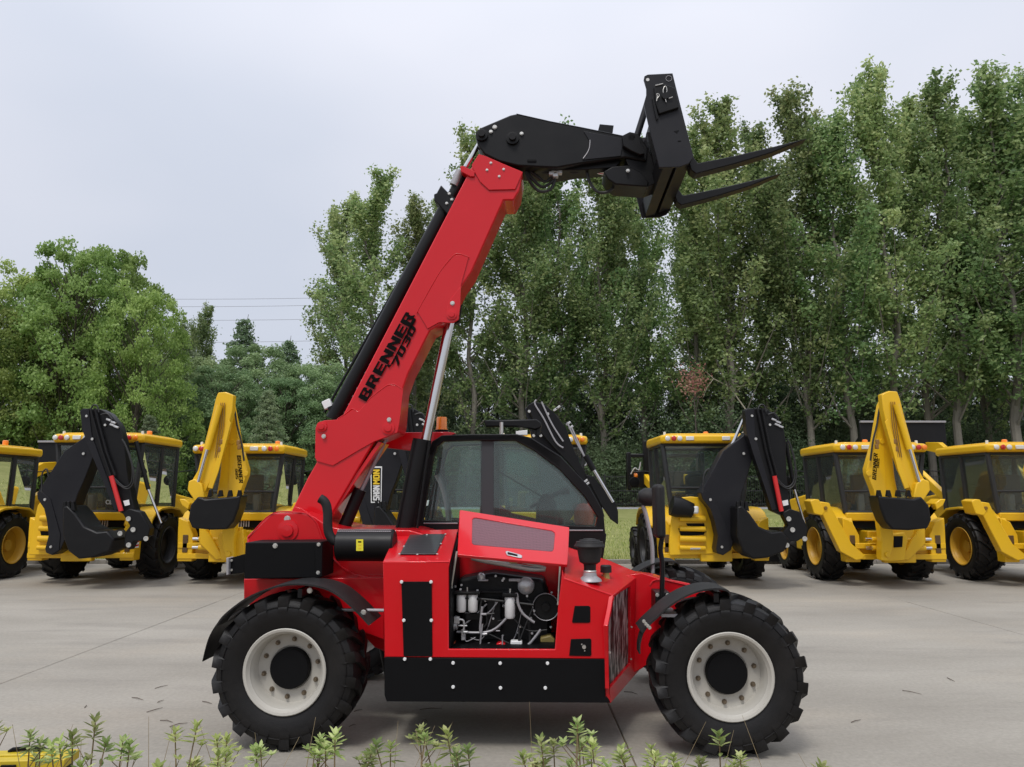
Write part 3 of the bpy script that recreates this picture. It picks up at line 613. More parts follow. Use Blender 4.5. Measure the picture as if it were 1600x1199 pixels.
tprism('latch_block', [(1022,134),(1036,130),(1056,138),(1061,168),(1030,178),(1024,160)], K0-0.03, K0, BLK, 0.006)
MB().prism(TP([(1019,153),(1022,153),(1029,184),(1026,188),(1023,175)], K0-0.02), (0,0.02,0)).build('latch_bar', BLK, th, bevel=0.002)
MB().tube(TP([(1024,134),(1036,131)], K0-0.035), 0.005, 6).build('latch_pin', STEEL, th)
lp = [(1039,152),(1036,143),(1038,136),(1041,136),(1042,143),(1039,150),(1041,160)]
MB().tube(smooth_path(TP(lp, K0-0.045)), 0.003, 6).build('safety_clip', STEEL, th)
MB().tube(smooth_path(TP([(1026,158),(1027,150),(1026,147),(1029,147),(1030,150),(1027,154)], K0-0.045)), 0.003, 6).build('safety_clip', STEEL, th)
MB().tube(TP([(1045,154),(1051,152)], K0-0.045), 0.004, 6).build('safety_clip', STEEL, th)
MB().lathe([(0,.03),(-.03,.03),(-.03,0)], 14).build('latch_knob', BLK, th, loc=T(1039,152,K0-0.02))
tprism('plate_mark', [(1053,205),(1061,203.5),(1058,208.5)], K0-0.003, K0-0.001, SATIN, 0); tprism('plate_mark', [(1059,220),(1064,219.5),(1064,221),(1059,221.5)], K0-0.003, K0-0.001, SATIN, 0)
# forks: an upright shank behind the crossbars and a long tapering blade
def fork(d):
    q = [(1046,150),(1054,150),(1083,243),(1091,254),(1150,242),(1206,229),(1262,215),(1240,224),(1206,238),(1150,255),(1100,268),(1088,271),(1080,265),(1073,243)]
    pts = [T(x,y,0.67) for x, y in q]; base = pts[0]
    o = MB().prism([p + Vector((0, d-0.67, 0)) for p in pts], (0,0.12,0)).build('fork', BLK, th, bevel=0.008)
fork(0.68); fork(1.40)
# --- engine pod
N0 = 0.03
tprism('pod_skin', [(598,880),(600,877.5),(703,877),(701,888),(701,1014.5),(867,1015),(872,950),(879,890),(882,904),(955,929),(960,934),(956,950),(950,977),(949,1030),(601,1027)], N0, N0+0.03, RED, 0.006)
tprism('lower_skirt', [(600.5,1027.5),(949,1030.5),(950,1087),(954,1098.5),(604,1096.5),(600.5,1086)], N0-0.004, N0+0.03, SATIN, 0.004)
# top-left deck, slanting up to the boom
pA, pB = T(598,878,N0), T(703,877,N0); pC, pD = T(716,827,0.92), T(620,830,0.92)
m = MB(); m.prism([pA, pB, pC, pD], (0,0,-0.02)); m.build('deck_panel', RED, th, bevel=0.006)
dn = (pB-pA).cross(pD-pA).normalized()
gp = [T.plane(x,y,pA+dn*0.006,dn) for x, y in ((641,836),(696,836),(681,867),(625,867))]
MB().prism(gp, dn*0.008).build('deck_vent', perf_mat('vent_mesh', (0.035,0.035,0.037), (0.004,0.004,0.004), 70), th, bevel=0.002)
for x, y in ((641,835),(696,835),(683,866),(624,866),(652,867),(631,854),(689,850),(667,836)):
    p = T.plane(x,y,pA+dn*0.014,dn); MB().lathe([(0,.009),(.006,.007),(.006,0)], 8, ax='z').build('bolt', STEEL, th, loc=p)
MB().prism([pA+Vector((0.0,0.03,-0.02)), T(600,1086,N0)+Vector((0,0.03,0)), T(600,1086,N0)+Vector((0,0.9,0)), pD+Vector((0.0,0,-0.02))], (0.02,0,0)).build('pod_end_wall', RED, th)
MB().prism([T(704,884,N0+0.031), T(704,1014,N0+0.031), T(704,1014,N0+0.031)+Vector((0,0.8,0)), pC+Vector((0.02,0,-0.03))], (-0.02,0,0)).build('bay_wall', SATIN, th)
MB().prism([T(881,902,N0+0.031), T(868,1015,N0+0.031), T(868,1015,N0+0.031)+Vector((0,0.8,0)), T(884,880,0.83)], (0.02,0,0)).build('bay_wall', SATIN, th)
bw = T(700,1015,N0+0.031); bw2 = T(869,1015,N0+0.031)
MB().bb(bw.x, bw2.x, N0+0.031, 0.85, bw.z-0.02, bw.z).build('bay_floor', SATIN, th)
MB().bb(bw.x-0.03, bw2.x+0.04, 0.78, 0.80, bw.z-0.05, 1.46).build('bay_back', SATIN, th)
zb = T(700,1090,N0).z
MB().bb(T(603,1090,N0).x, T(948,1090,N0).x, N0+0.035, 0.9, zb-0.0, bw.z-0.03).build('belly_tank', SATIN, th, bevel=0.01)
# right hood of the pod
hA, hB, hC, hD = T(881,903,N0), T(958,930,N0), T(1001,897,1.0), T(886,855,0.85); hE = T(951,876,0.95)
m = MB(); th_ = Vector((0,0,-0.02)); tri = [hA, hB, hC, hE, hD]
m.add(tri + [p+th_ for p in tri], [(0,1,3,4),(1,2,3),(9,8,6,5),(8,7,6),(1,0,5,6),(2,1,6,7),(3,2,7,8),(4,3,8,9),(0,4,9,5)]); m.build('hood_top', RED, th, bevel=0.005, sharp=14)
MB().prism([hD+Vector((0,0.005,0)), hE+Vector((0,0.005,0)), hC+Vector((0,0.005,0)), hC+Vector((0,0.005,-0.6)), hD+Vector((0,0.005,-0.9))], (0,0.02,0)).build('pod_back_wall', RED, th)
fB = T(954,1099,N0); fC = T(1001,1045,1.0); fn = (hC-hB).cross(fB-hB).normalized()
if fn.dot(T.c-hB) < 0: fn = -fn
def FP(x, y, off=0): return T.plane(x, y, hB+fn*off, fn)
gq = [(959.5,933.5),(967,927),(985,916),(985.5,1037),(952,1077),(950.6,978),(956,954)]
oq = [(958,930),(966,924),(1001,897),(1001,1045),(954,1099),(949.5,978),(955,950)]
MB().ring([FP(*q) for q in oq], [FP(*q) for q in gq], -fn*0.03).build('radiator_frame', RED, th, bevel=0.003)
MB().prism([FP(x,y,-0.02) for x, y in gq], -fn*0.02).build('radiator_core', FOIL, th)
for x, y in ((987,980),(986,1030),(953,1020)):
    MB().lathe([(0,.008),(-.006,.006),(-.006,0)], 8).build('bolt', STEEL, th, loc=FP(x,y,0.004))
# black access plate and openings on the near face
tprism('access_plate', [(627,909),(674.5,909),(675.5,1026),(630.5,1026)], N0-0.010, N0-0.003, SATIN, 0.003)
bolts([(627.5,909.5),(673.5,909.5),(631,969.5),(674,969.5),(632.5,1030),(672.5,1030)], N0-0.010, 0.010, WHT); bolts([(708,1036),(781.5,1036.5),(855.5,1036.5),(708,1073.5),(782,1075),(852,1075)], N0-0.004, 0.010, WHT)
tprism('square_inlet', [(898,947),(920,947),(922.5,949),(922.5,972),(920,973.5),(894.5,973.5),(894,971)], N0-0.006, N0-0.001, SATIN, 0.002)
tprism('switch_panel', [(892,999),(922,998),(924,1000),(924,1024),(922,1025.5),(889.5,1025),(889.5,1023)], N0-0.006, N0-0.001, SATIN, 0.002)
MB().lathe([(0,.014),(-.012,.013),(-.012,0)], 14).build('key_switch', STEEL, th, loc=T(912.5,1011,N0-0.006))
bolts([(913.5,1017),(909,1007)], N0-0.006, 0.004)
# open hood flap
f1, f2, f3, f4 = T(714.5,867,0.10), T(886,883,0.10), T(889.5,824,0.60), T(718,797,0.60)
fl = MB(); nfl = (f2-f1).cross(f4-f1).normalized(); nfl = nfl if nfl.dot(T.c-f1) > 0 else -nfl
def FL(x, y, off=0): return T.plane(x, y, f1+nfl*off, nfl)
scr = [(737.5,848),(738,812),(740.5,809),(745,809),(862,829),(866.5,832),(867,836),(865,858),(862.5,861.5),(858,861.5),(742,851.5),(739,850.5)]
oh = [(715,864),(718,800),(718.5,797),(722,797.3),(886,823.4),(889.5,824),(889.5,828),(887,879),(886.5,882.5),(882,882.2),(718,867),(715.3,866.5)]
MB().ring([FL(*q) for q in oh], [FL(*q) for q in scr], -nfl*0.025).build('hood_flap', RED, th, bevel=0.004)
MB().prism([FL(x,y,-0.006) for x, y in scr], -nfl*0.006).build('hood_screen', MESHM, th)
MB().prism([FL(*q) for q in ((789.5,863.5),(792,862),(812,867.5),(816,869.5),(815.5,873),(812,873),(792,868.5))], nfl*0.008).build('hood_latch', ALU, th, bevel=0.004)
MB().prism([FL(*q) for q in ((793,864.2),(808.5,868.2),(808.5,871.5),(793,868))], nfl*0.0095).build('latch_recess', SATIN, th, bevel=0.001)
MB().cyl(T(714,862,0.12), T(705,918,0.14), 0.008, n=8).build('gas_strut', STEEL, th); MB().cyl(T(875,885,0.12), T(872,944,0.14), 0.007, n=8).build('gas_strut', STEEL, th)
MB().box(T(704,918,0.13), (0.03,0.02,0.012)).build('strut_foot', STEEL, th); MB().box(T(873,944,0.13), (0.025,0.02,0.012)).build('strut_foot', STEEL, th)
# engine bay contents
E0 = 0.30
MB().prism(TP([(715,905),(770,895),(850,905),(860,940),(862,1010),(720,1012)], 0.45), (0,0.3,0)).build('engine_block', pmat('engine_black', (0.007,0.007,0.0075), 0.4, spec=0.25, noise=0.3, nscale=20, bump=0.3, bscale=40), th, bevel=0.03)
for (x0, x1, y0, y1) in ((713,728.5,929,957),(731,746.5,929,957),(788.5,805,933,967)):
    a, b = T((x0+x1)/2, y0, E0), T((x0+x1)/2, y1, E0); r_ = (T(x1,y0,E0)-T(x0,y0,E0)).length/2
    H = (a-b).length
    MB().lathe([(H,0),(H,r_*.96),(H-.004,r_),(H*.80,r_),(H*.79,r_*.97),(H*.78,r_),(H*.12,r_*.97),(H*.02,r_*.75),(0,r_*.3),(0,0)], 24, ax='z').build('oil_filter', WHT, th, loc=b)
m = MB(); m.box(T(730,926,E0), (0.2,0.10,0.02)); m.box(T(797,929,E0), (0.11,0.1,0.025)); m.box(T(760,925,E0+0.1), (0.42,0.04,0.016)); m.box(T(740,963,E0+0.05), (0.12,0.05,0.05)); m.build('filter_bracket', BLK, th, bevel=0.004)
m = MB(); [m.cyl(T(x,y0,E0), T(x,y1,E0), .007, n=8) for x, y0, y1 in ((730,918,925),(797,920,928),(757,960,961),(813,981,978))]; m.build('bracket_stud', STEEL, th)
MB().tube(smooth_path(TP([(806,929),(808,930),(810,945),(818,960),(835,973)], E0-0.03)), 0.010, 10).build('breather_hose', GREY, th)
MB().tube(smooth_path(TP([(826,972),(828,995),(828,1014)], E0+0.02)), 0.010, 8).build('hose', HOSE, th); MB().tube(smooth_path(TP([(811,982),(811,1000),(810,1014)], E0-0.02)), 0.008, 8).build('hose', HOSE, th)
MB().tube(smooth_path(TP([(845,984),(836,996),(824,1009),(812,1011)], E0-0.02)), 0.010, 8).build('hose', GREY, th)
MB().tube(smooth_path(TP([(758,988),(790,1003),(808,1011)], E0+0.0)), 0.006, 8).build('cable', HOSE, th); MB().tube(smooth_path(TP([(760,960),(760,975),(752,985),(750,1010)], E0+0.0)), 0.006, 8).build('cable', HOSE, th)
pl = T(853,948,E0+0.05); MB().lathe([(0,.10),(-.02,.10),(-.02,.09),(-.008,.085),(-.006,.03),(-.03,.03),(-.03,0)], 32).build('fan_pulley', BLK, th, loc=pl)
m = MB(); m.lathe([(-.021,.10),(-.023,.098),(-.021,.094)], 40, c=pl); m.build('pulley_rim', GREY, th)
MB().tube(smooth_path(TP([(737,871),(752,875),(790,882),(830,889),(852,889)], E0)), [0.020]*21, 12).build('heat_pipe', ALU, th)
MB().tube(smooth_path(TP([(815,878),(840,884),(853,888)], E0-0.03)), 0.010, 10).build('heat_pipe', ALU, th)
MB().box(T(802,877,E0), (0.06,0.03,0.03)).build('pipe_bracket', pmat('brass', (0.35,0.27,0.12), 0.5), th)
MB().box(T(804,906.5,E0+0.05), (0.085,0.03,0.018)).build('sensor_strip', GREY, th, bevel=0.003); MB().box(T(755,907,E0+0.08), (0.075,0.03,0.012)).build('sensor_strip', GREY, th, bevel=0.003)
m = MB(); m.lathe([(0,.03),(.03,.03),(.045,.015),(.045,0)], 14, ax='z', c=T(752,905,E0+0.1)); m.build('thermostat_cap', ALU, th)
# silver injection pump
m = MB(); m.lathe([(0,.0),(0,.045),(.035,.05),(.04,.035),(.06,.035),(.065,.02),(.07,0)], 18, ax='x', c=T(702,977,E0-0.02)); m.box(T(714,969,E0-0.04), (0.04,0.04,0.05)); m.box(T(724,992,E0-0.02), (0.028,0.03,0.075)); m.cyl(T(716,978,E0-0.05), T(730,978,E0-0.05), .007, n=8); m.cyl(T(723,988,E0-0.05), T(731,988,E0-0.05), .009, n=8)
m.tube(smooth_path(TP([(717,968),(724,970),(725,980),(723,990)], E0-0.05)), .008, 8); m.build('injection_pump', ALU, th, bevel=0.003)
MB().prism(TP([(773,1013),(776,1006),(783,1004),(789,1006),(790,1013)], E0-0.05), (0,0.08,0)).build('red_cap', RED, th, bevel=0.006)
MB().box(T(807,1007,E0), (0.085,0.06,0.06)).build('white_reservoir', WHT, th, bevel=0.008)
MB().prism(TP([(844,997),(860,993),(867,1000),(866,1014),(845,1014)], E0+0.06), (0,0.1,0)).build('brass_valve', pmat('olive_brass', (0.22,0.17,0.05), 0.5, noise=0.3), th, bevel=0.01)
MB().prism(TP([(700,1014),(701,998),(708,1002),(715,1014)], E0-0.04), (0,0.1,0)).build('orange_bracket', pmat('dull_orange', (0.30,0.05,0.02), 0.5), th)
m = MB(); m.tube(smooth_path(TP([(750,1011),(752,990),(754,975)], E0-0.03)), .006, 8); m.cyl(T(740,1011,E0-.03), T(764,1011,E0-.03), .005, n=8); m.cyl(T(785,1008,E0-.05), T(785,993,E0-.05), .005, n=8); m.cyl(T(775,986,E0-.03), T(781,986,E0-.03), .005, n=8); m.cyl(T(752,960,E0-.03), T(760,960,E0-.03), .009, n=8); m.build('dipstick', GREY, th)
rb_ = random.Random(8)
for k in range(16):
    x0, y0, x1, y1 = rb_.uniform(708,862), rb_.uniform(900,1000), rb_.uniform(708,862), rb_.uniform(930,1012); dd = E0+rb_.uniform(-.03,.12)
    mid = ((x0+x1)/2+rb_.uniform(-14,14), max(y0,y1)+rb_.uniform(-8,6)); mid = (mid[0], min(mid[1],1012))
    MB().tube(smooth_path(TP([(x0,y0),mid,(x1,y1)], dd), 6), rb_.choice((.004,.006,.009)), 7).build('engine_hose' if k % 3 else 'wiring', rb_.choice((HOSE,HOSE,BLK,GREY)), th)
m = MB()
for k in range(34): m.lathe([(0,.009),(-.012,.009),(-.012,.005),(-.02,.005),(-.02,0)], 8, c=T(rb_.uniform(708,864), rb_.uniform(895,1008), E0+rb_.uniform(0,.14)))
m.build('engine_fittings', ALU, th)
MB().lathe([(0,.0),(0,.062),(-.02,.065),(-.06,.06),(-.075,.04),(-.08,0)], 20, c=T(822,915,E0+0.12)).build('alternator', ALU, th)
MB().prism(TP([(760,938),(783,936),(784,985),(770,992),(758,980)], E0+0.06), (0,0.1,0)).build('pump_housing', BLK, th, bevel=0.012)
# air pre-cleaner and filler cap on the right hood
hn = (hB-hA).cross(hE-hA).normalized(); pc = T.plane(922,908,hA,hn); PCY = pc.y
k = pc.z; zz = lambda py: T(922,py,PCY).z
MB().lathe([(zz(908),.085),(zz(905),.08),(zz(900),.05),(zz(893),.045)], 24, ax='z', c=(pc.x,PCY,0)).build('cleaner_base', GREY, th)
MB().lathe([(zz(895),.042),(zz(882),.045),(zz(878),.075),(zz(862),.088),(zz(856),.09),(zz(855),.112),(zz(853),.114),(zz(849),.10),(zz(846.5),.098),(zz(846),.078),(zz(844),.075),(zz(843.5),.05),(zz(842),.045),(zz(841),0)], 36, ax='z', c=(pc.x,PCY,0)).build('air_cleaner', PLAS, th)
MB().lathe([(zz(894),.046),(zz(892.5),.049),(zz(891),.046)], 24, ax='z', c=(pc.x,PCY,0)).build('hose_clamp', STEEL, th)
fp = T.plane(947,902,hA,hn)+Vector((0,0,.02)); MB().lathe([(-.03,.025),(.03,.022),(.034,0)], 18, ax='z', loc=None) if False else None
MB().lathe([(-.045,.032),(.0,.026),(.02,.026),(.02,0)], 18, ax='z').build('filler_neck', pmat('brass_neck', (0.42,0.30,0.10), 0.35, metal=0.6), th, loc=fp)
MB().lathe([(.015,.0),(.015,.042),(.06,.042),(.068,.036),(.07,0)], 20, ax='z').build('filler_cap', PLAS, th, loc=fp)
MB().tube(smooth_path([T(879,882,.6)+Vector((.01,0,0)), T(883,886,.55), T(880,893,.5)]), .005, 6).build('hood_hook', RED, th)
# --- fenders
def strip(name, pts, d0, d1, mat, t=0.012, parent=th, sub=True):
    p = smooth_path(TP(pts, d0), 4) if sub else TP(pts, d0); n = len(p); m = MB(); v = []; f = []
    for i in range(n):
        tg = (p[min(i+1,n-1)]-p[max(i-1,0)]).normalized(); nn = Vector((-tg.z,0,tg.x))*t
        v += [p[i], p[i]+nn, p[i]+Vector((0,d1-d0,0))+nn, p[i]+Vector((0,d1-d0,0))]
    for i in range(n-1):
        for q in range(4): q2 = (q+1)%4; f.append((i*4+q,i*4+q2,(i+1)*4+q2,(i+1)*4+q))
    f += [(0,1,2,3), tuple((n-1)*4+q for q in (3,2,1,0))]
    m.add(v, f); return m.build(name, mat, parent)
rf = [(340,978),(352,962),(385,937),(420,922),(455,915),(490,917),(518,926),(540,942),(560,961),(576,978)]
ff = [(1004,990),(1013,980),(1028,966),(1043,952),(1062,939),(1080,930),(1100,924),(1120,922),(1137,925),(1141,934)]
for d in (-0.02, 2.06):
    shift = d+0.02
    a1 = strip('fender', rf, -0.02, 0.36, PLAS); a2 = strip('fender', ff, -0.02, 0.34, PLAS)
    a3 = strip('mud_flap', [(317,1034),(326,1000),(338,978),(352,962)], 0.0, 0.34, BLK, 0.006); a4 = strip('mud_flap', [(1001,1022),(1001,1008),(1005,992),(1011,982)], 0.02, 0.16, PLAS, 0.01)
    for o in (a1,a2,a3,a4): o.location.y = shift
MB().tube(TP([(341,977),(380,952),(470,952)], 0.15), 0.012, 8).build('fender_stay', GREY, th); MB().box(T(477,924,0.1), (0.03,0.25,0.06)).build('fender_stay', BLK, th); MB().tube(TP([(520,953),(600,954)], 0.2), 0.012, 8).build('fender_stay', GREY, th)
bolts([(484,923),(568,957)], 0.02, 0.016); MB().box(T(1112,930,0.15), (0.035,0.3,0.06)).build('fender_stay', BLK, th); MB().box(T(1042,957,0.2), (0.12,0.3,0.02)).build('fender_stay', GREY, th)
bolts([(1009,975),(1012,978),(1015,981),(1006,971)], -0.03, 0.010)
# --- mirrors on the nose
MB().tube(smooth_path(TP([(1034,935),(1035,900),(1035,880),(1032,860),(1034,842),(1035,830)], 0.55)), 0.019, 12).build('mirror_arm', BLK, th)
tprism('mirror_bracket', [(1024,926),(1047,926),(1047,945),(1036,958),(1024,960)], 0.56, 0.80, BLK, 0.006)
MB().bb(*(lambda a,b: (a.x-.0,b.x,0.42,0.66,b.z,a.z))(T(1023,757,0.45), T(1040.5,842,0.45))).build('mirror_head', PLAS, th, bevel=0.03, seg=3)
bolts([(1027,930),(1043,930),(1044,955)], 0.558, 0.012)
MB().tube(smooth_path(TP([(1020,900),(1019,855),(1014,825),(1008,800),(1004,790)], 2.1)), 0.02, 12).build('mirror_arm', GREY, th)
hm = T(1012,777,2.1); MB().lathe([(-.10,0),(-.09,.05),(-.04,.085),(.02,.09),(.06,.08),(.065,0)], 20, ax='x').build('mirror_head', PLAS, th, loc=hm)
# --- cab
CN, CFAR = 1.46, 2.30
cout = [(640,832),(654,765),(667,708),(675,690),(690,680.5),(740,678.5),(808,678.5),(830,684),(876,713),(921,761),(943,800),(946,836)]
cinn = [(661,813),(669,762),(678,712),(683,698),(693,690),(740,688.5),(806,689),(832,703),(874,734),(914,777),(934,809),(931,823)]
cab = MB().ring(TP(cout, CN), TP(cinn, CN), (0,0.07,0)).build('cab', BLK, th, bevel=0.008)
near = TP(cout, CN); nin = TP(cinn, CN); sh = Vector((0,CFAR-CN-0.07,0))
MB().ring([p+sh for p in near], [p+sh for p in nin], (0,0.07,0)).build('far_frame', BLK, cab, bevel=0.008)
m = MB()
for i in range(2, 8):
    a, b, a2, b2 = near[i], near[i+1], nin[i], nin[i+1]
    m.prism([a+(a2-a)*0.12, b+(b2-b)*0.12, b2*0.8+b*0.2, a2*0.8+a*0.2], (0, CFAR-CN, 0))
m.build('roof', BLK, cab)
for i in (9, 10):   # front posts' cross member low down
    pass
lowb = TP([(612,824),(948,834),(943,870),(930,905),(690,905)], CN)
MB().prism(lowb, (0, CFAR-CN, 0)).build('cab_base', BLK, cab, bevel=0.01)
MB().tube(TP([(887,829),(942,829)], CN-0.004), 0.006, 6).build('sill_trim', GREY, cab)
MB().tube(TP([(662,818),(715,818)], CN-0.004), 0.006, 6).build('sill_trim', GREY, cab)
g1 = [(663,813),(670,762),(679,713),(684,699),(694,691),(740,689.5),(752,689.5),(752,815.5)]
g2 = [(771,689.5),(805,690),(831,704),(873,735),(913,778),(933,809),(930,822.5),(771,816.5)]
for dd in (0.03, CFAR-CN-0.03):
    for g in (g1, g2): MB().prism([p+Vector((0,dd,0)) for p in TP(g, CN)], (0,0.005,0)).build('side_window', GLS, cab)
post = TP([(750,687),(772,687),(772,818),(750,818)], CN)
for dd in (0.035, CFAR-CN-0.065): MB().prism([p+Vector((0,dd,0)) for p in post], (0,0.03,0)).build('door_post', pmat('post_grey', (0.035,0.038,0.042), 0.55), cab, bevel=0.004)
ws = [nin[i] for i in range(7, 12)]
m = MB()
for i in range(len(ws)-1): m.add([ws[i]+Vector((0,.06,0)), ws[i+1]+Vector((0,.06,0)), ws[i+1]+Vector((0,CFAR-CN-.06,0)), ws[i]+Vector((0,CFAR-CN-.06,0))], [(0,1,2,3)])
m.build('windscreen', GLS, cab, fix=False)
dmid = 1.88
m = MB(); m.prism(TP([(745,838),(752,776),(760,774),(764,838)], dmid-0.25), (0,0.5,0)); m.prism(TP([(745,838),(800,838),(800,822),(750,822)], dmid-0.25), (0,0.5,0)); m.build('seat', SEATM, cab, bevel=0.05, seg=3)
MB().prism(TP([(836,838),(838,790),(846,772),(862,772),(870,790),(874,838)], dmid-0.18), (0,0.36,0)).build('dashboard', INT, cab, bevel=0.03)
sw = T(857,778,dmid); me_ = MB(); me_.lathe([(math.cos(a)*.014, .19+math.sin(a)*.014) for a in [i*math.pi/4 for i in range(8)]], 32, ax='z', closed=True); me_.box((0,0,0),(0.36,0.03,0.015)); me_.cyl((0,0,-.3),(0,0,0),.025,n=10)
swo = me_.build('steering_wheel', INT, cab, loc=sw); swo.rotation_euler = (0,R(-28),0)
MB().prism(TP([(752,788),(775,785),(800,802),(930,832),(930,845),(752,840)], CFAR+0.02), (0,0.03,0)).build('hood_reflection_panel', RED, th)  # added red panel in place of the hood's reflection in the glass
MB().lathe([(-.10,0),(-.10,.085),(-.03,.095),(.05,.085),(.09,.05),(.10,0)], 22, ax='z').build('orange_shape', ORGP, cab, loc=T(912,803,CN+0.35))  # rounded orange shape inside the cab
m = MB(); m.tube(smooth_path(TP([(776,715),(777,733),(781,738),(850,778)], CFAR-0.06)), 0.008, 8); m.tube(TP([(833,790),(885,768)], CFAR-0.06), 0.008, 8); m.box(T(884,769,CFAR-0.06), (0.07,0.03,0.05)); m.build('wiper', INT, cab)
MB().tube(smooth_path(TP([(683,742),(692,760),(699,790),(703,830)], CFAR-0.3)), 0.03, 10).build('hydraulic_tube', GREY, cab)
# red guard at the rear of the cab roof, beacon, roof bar
MB().prism(TP([(621,676),(700,675),(712,677),(690,690),(640,704),(603,700),(603,684)], 1.48), (0,0.12,0)).build('rear_guard', RED, th, bevel=0.006)
bpx = T(690,674,1.80)
MB().lathe([(0,0),(0,.06),(.02,.06),(.02,.052),(.125,.050),(.135,.044),(.138,0)], 24, ax='z').build('beacon', ORG, th, loc=bpx)
MB().lathe([(-.04,.062),(.012,.064),(.012,0)], 20, ax='z').build('beacon_base', SATIN, th, loc=bpx)
MB().prism(TP([(757,657),(838,655),(846,661),(846,668),(836,672),(815,667),(758,667)], 1.60), (0,0.10,0)).build('roof_bar', BLK, th, bevel=0.012)
MB().cyl(T(783.5,660,1.59), T(783.5,680,1.59), 0.018, n=10).build('roof_bar_bolt', STEEL, th); MB().cyl(T(840,664,1.65), T(840,680,1.65), 0.03, n=10).build('roof_bar_bolt', BLK, th)
MB().prism(TP([(806,674),(824,672),(824,680),(806,680)], 1.56), (0,0.06,0)).build('roof_lug', WHT, th, bevel=0.004)

# ------------------------------------------------------------------ the parked backhoe loaders
def backhoe_body(root, roofz, W2, rim, boxy=False, seed=0):
    """local frame: origin on the ground under the rear axle, rear looks towards -y"""
    for s in (-1, 1):
        wr = wheel(root, (s*(W2-0.22), 0, 0.665), 0.67, 0.44, 0.37, 17, 0.04, 0.09, 0.30, rim, -1, dish=0.10, hub=0.12, nb=0, hubmat=rim); wr.rotation_euler = (0,0,R(-90) if s < 0 else R(90))
        wf = wheel(root, (s*(W2-0.30), 2.15, 0.475), 0.48, 0.34, 0.26, 15, 0.03, 0.1, 0.30, rim, -1, dish=0.08, hub=0.09, nb=0, hubmat=rim); wf.rotation_euler = (0,0,R(-90) if s < 0 else R(90))
        # fender: a curved shell over the wheel
        x0, x1 = s*0.62, s*(W2-0.02); pr = [(-0.86,1.12),(-0.80,1.26),(-0.66,1.38),(-0.40,1.46),(0.0,1.48),(0.45,1.44),(0.72,1.30),(0.84,1.10)]
        m = MB(); v = []; f = []
        for (y, z) in pr: v += [(x0,y,z),(x1,y,z-0.02),(x1,y*0.97,z-0.07),(x0,y*0.97,z-0.04)]
        for i in range(len(pr)-1):
            for q in range(4): q2=(q+1)%4; f.append((i*4+q,i*4+q2,(i+1)*4+q2,(i+1)*4+q))
        f += [(0,1,2,3), tuple((len(pr)-1)*4+q for q in (3,2,1,0))]
        m.add(v, f); m.build('fender', YEL, root, bevel=0.01)
    MB().bb(-W2+0.25, W2-0.25, -0.07, 0.07, 0.59, 0.73).build('rear_axle', BLK, root); MB().bb(-W2+0.3, W2-0.3, 2.09, 2.21, 0.42, 0.54).build('front_axle', BLK, root)
    MB().bb(-0.42, 0.42, -1.0, 3.0, 0.55, 1.02).build('chassis', YEL, root, bevel=0.02)
    MB().prism([(-0.48,1.3,1.0),(-0.48,3.0,1.0),(-0.48,3.0,1.58),(-0.48,1.3,1.78)], (0.96,0,0)).build('engine_hood', YEL, root, bevel=0.05)
    for s in (-1, 1): MB().bb(s*0.72-0.16, s*0.72+0.16, 0.85, 1.55, 0.5, 0.95).build('side_tank', YEL, root, bevel=0.03)
    # body flank under the rear window
    MB().prism([(-0.72,-0.80,1.36),(0.72,-0.80,1.36),(0.78,0.9,1.42),(-0.78,0.9,1.42)], (0,0,-0.16)).build('body_sill', YEL, root, bevel=0.02)
    MB().bb(-0.66, 0.66, -0.74, -0.60, 1.06, 1.22).build('rear_vent', SATIN, root)
    m = MB(); [m.bb(-0.12+0.05*i, -0.10+0.05*i, -0.765, -0.742, 1.08, 1.20) for i in range(8)]; m.build('vent_slats', GREY, root)
    # cab
    zt = roofz-0.22; zb_ = 1.36
    bl = [(-0.70,-0.72,zb_),(0.70,-0.72,zb_),(0.76,1.0,zb_-0.02),(-0.76,1.0,zb_-0.02)]; tp = [(-0.86,-0.78,zt),(0.86,-0.78,zt),(0.80,0.98,zt),(-0.80,0.98,zt)]
    B = [Vector(p) for p in bl]; Tt = [Vector(p) for p in tp]
    cabm = MB()
    def post(a, b, r=0.05): cabm.tube([a, b], r, 6)
    for a, b in zip(B, Tt): post(a, b)
    for s in (0, 1):
        i, j = (0, 3) if s == 0 else (1, 2); a = B[i].lerp(B[j], 0.56); b = Tt[i].lerp(Tt[j], 0.54); post(a, b, 0.05)
    for L in (B, Tt):
        for i in range(4): post(L[i], L[(i+1)%4], 0.04)
    ra, rb = B[0].lerp(Tt[0], 0.36), B[1].lerp(Tt[1], 0.36); post(ra, rb, 0.022)
    cb = cabm.build('cab_frame', INT, root)
    def pane(q, name='window'): 
        c = sum(q, Vector())/len(q); q = [p + (c-p)*0.05 for p in q]; MB().prism(q, (q[1]-q[0]).cross(q[2]-q[0]).normalized()*0.006).build(name, GLD, cb)
    pane([ra, rb, Tt[1], Tt[0]], 'rear_window'); pane([B[0], B[1], rb, ra], 'rear_window'); pane([B[2], B[3], Tt[3], Tt[2]], 'windscreen')
    for i, j in ((0,3),(1,2)):
        a = B[i].lerp(B[j],0.56); b = Tt[i].lerp(Tt[j],0.54); pane([B[i], a, b, Tt[i]], 'side_window'); pane([a, B[j], Tt[j], b], 'side_window')
    MB().bb(-0.66,0.66,-0.66,0.95,1.20,1.30).build('cab_floor', INT, cb)
    m = MB(); m.bb(-0.26,0.26,0.05,0.50,1.30,1.55); m.bb(-0.25,0.25,-0.05,0.08,1.5,2.12); m.build('seat', SEATM, cb, bevel=0.05, seg=3)
    m = MB(); m.bb(-0.3,0.3,0.72,0.92,1.3,1.75); m.build('dashboard', INT, cb, bevel=0.04)
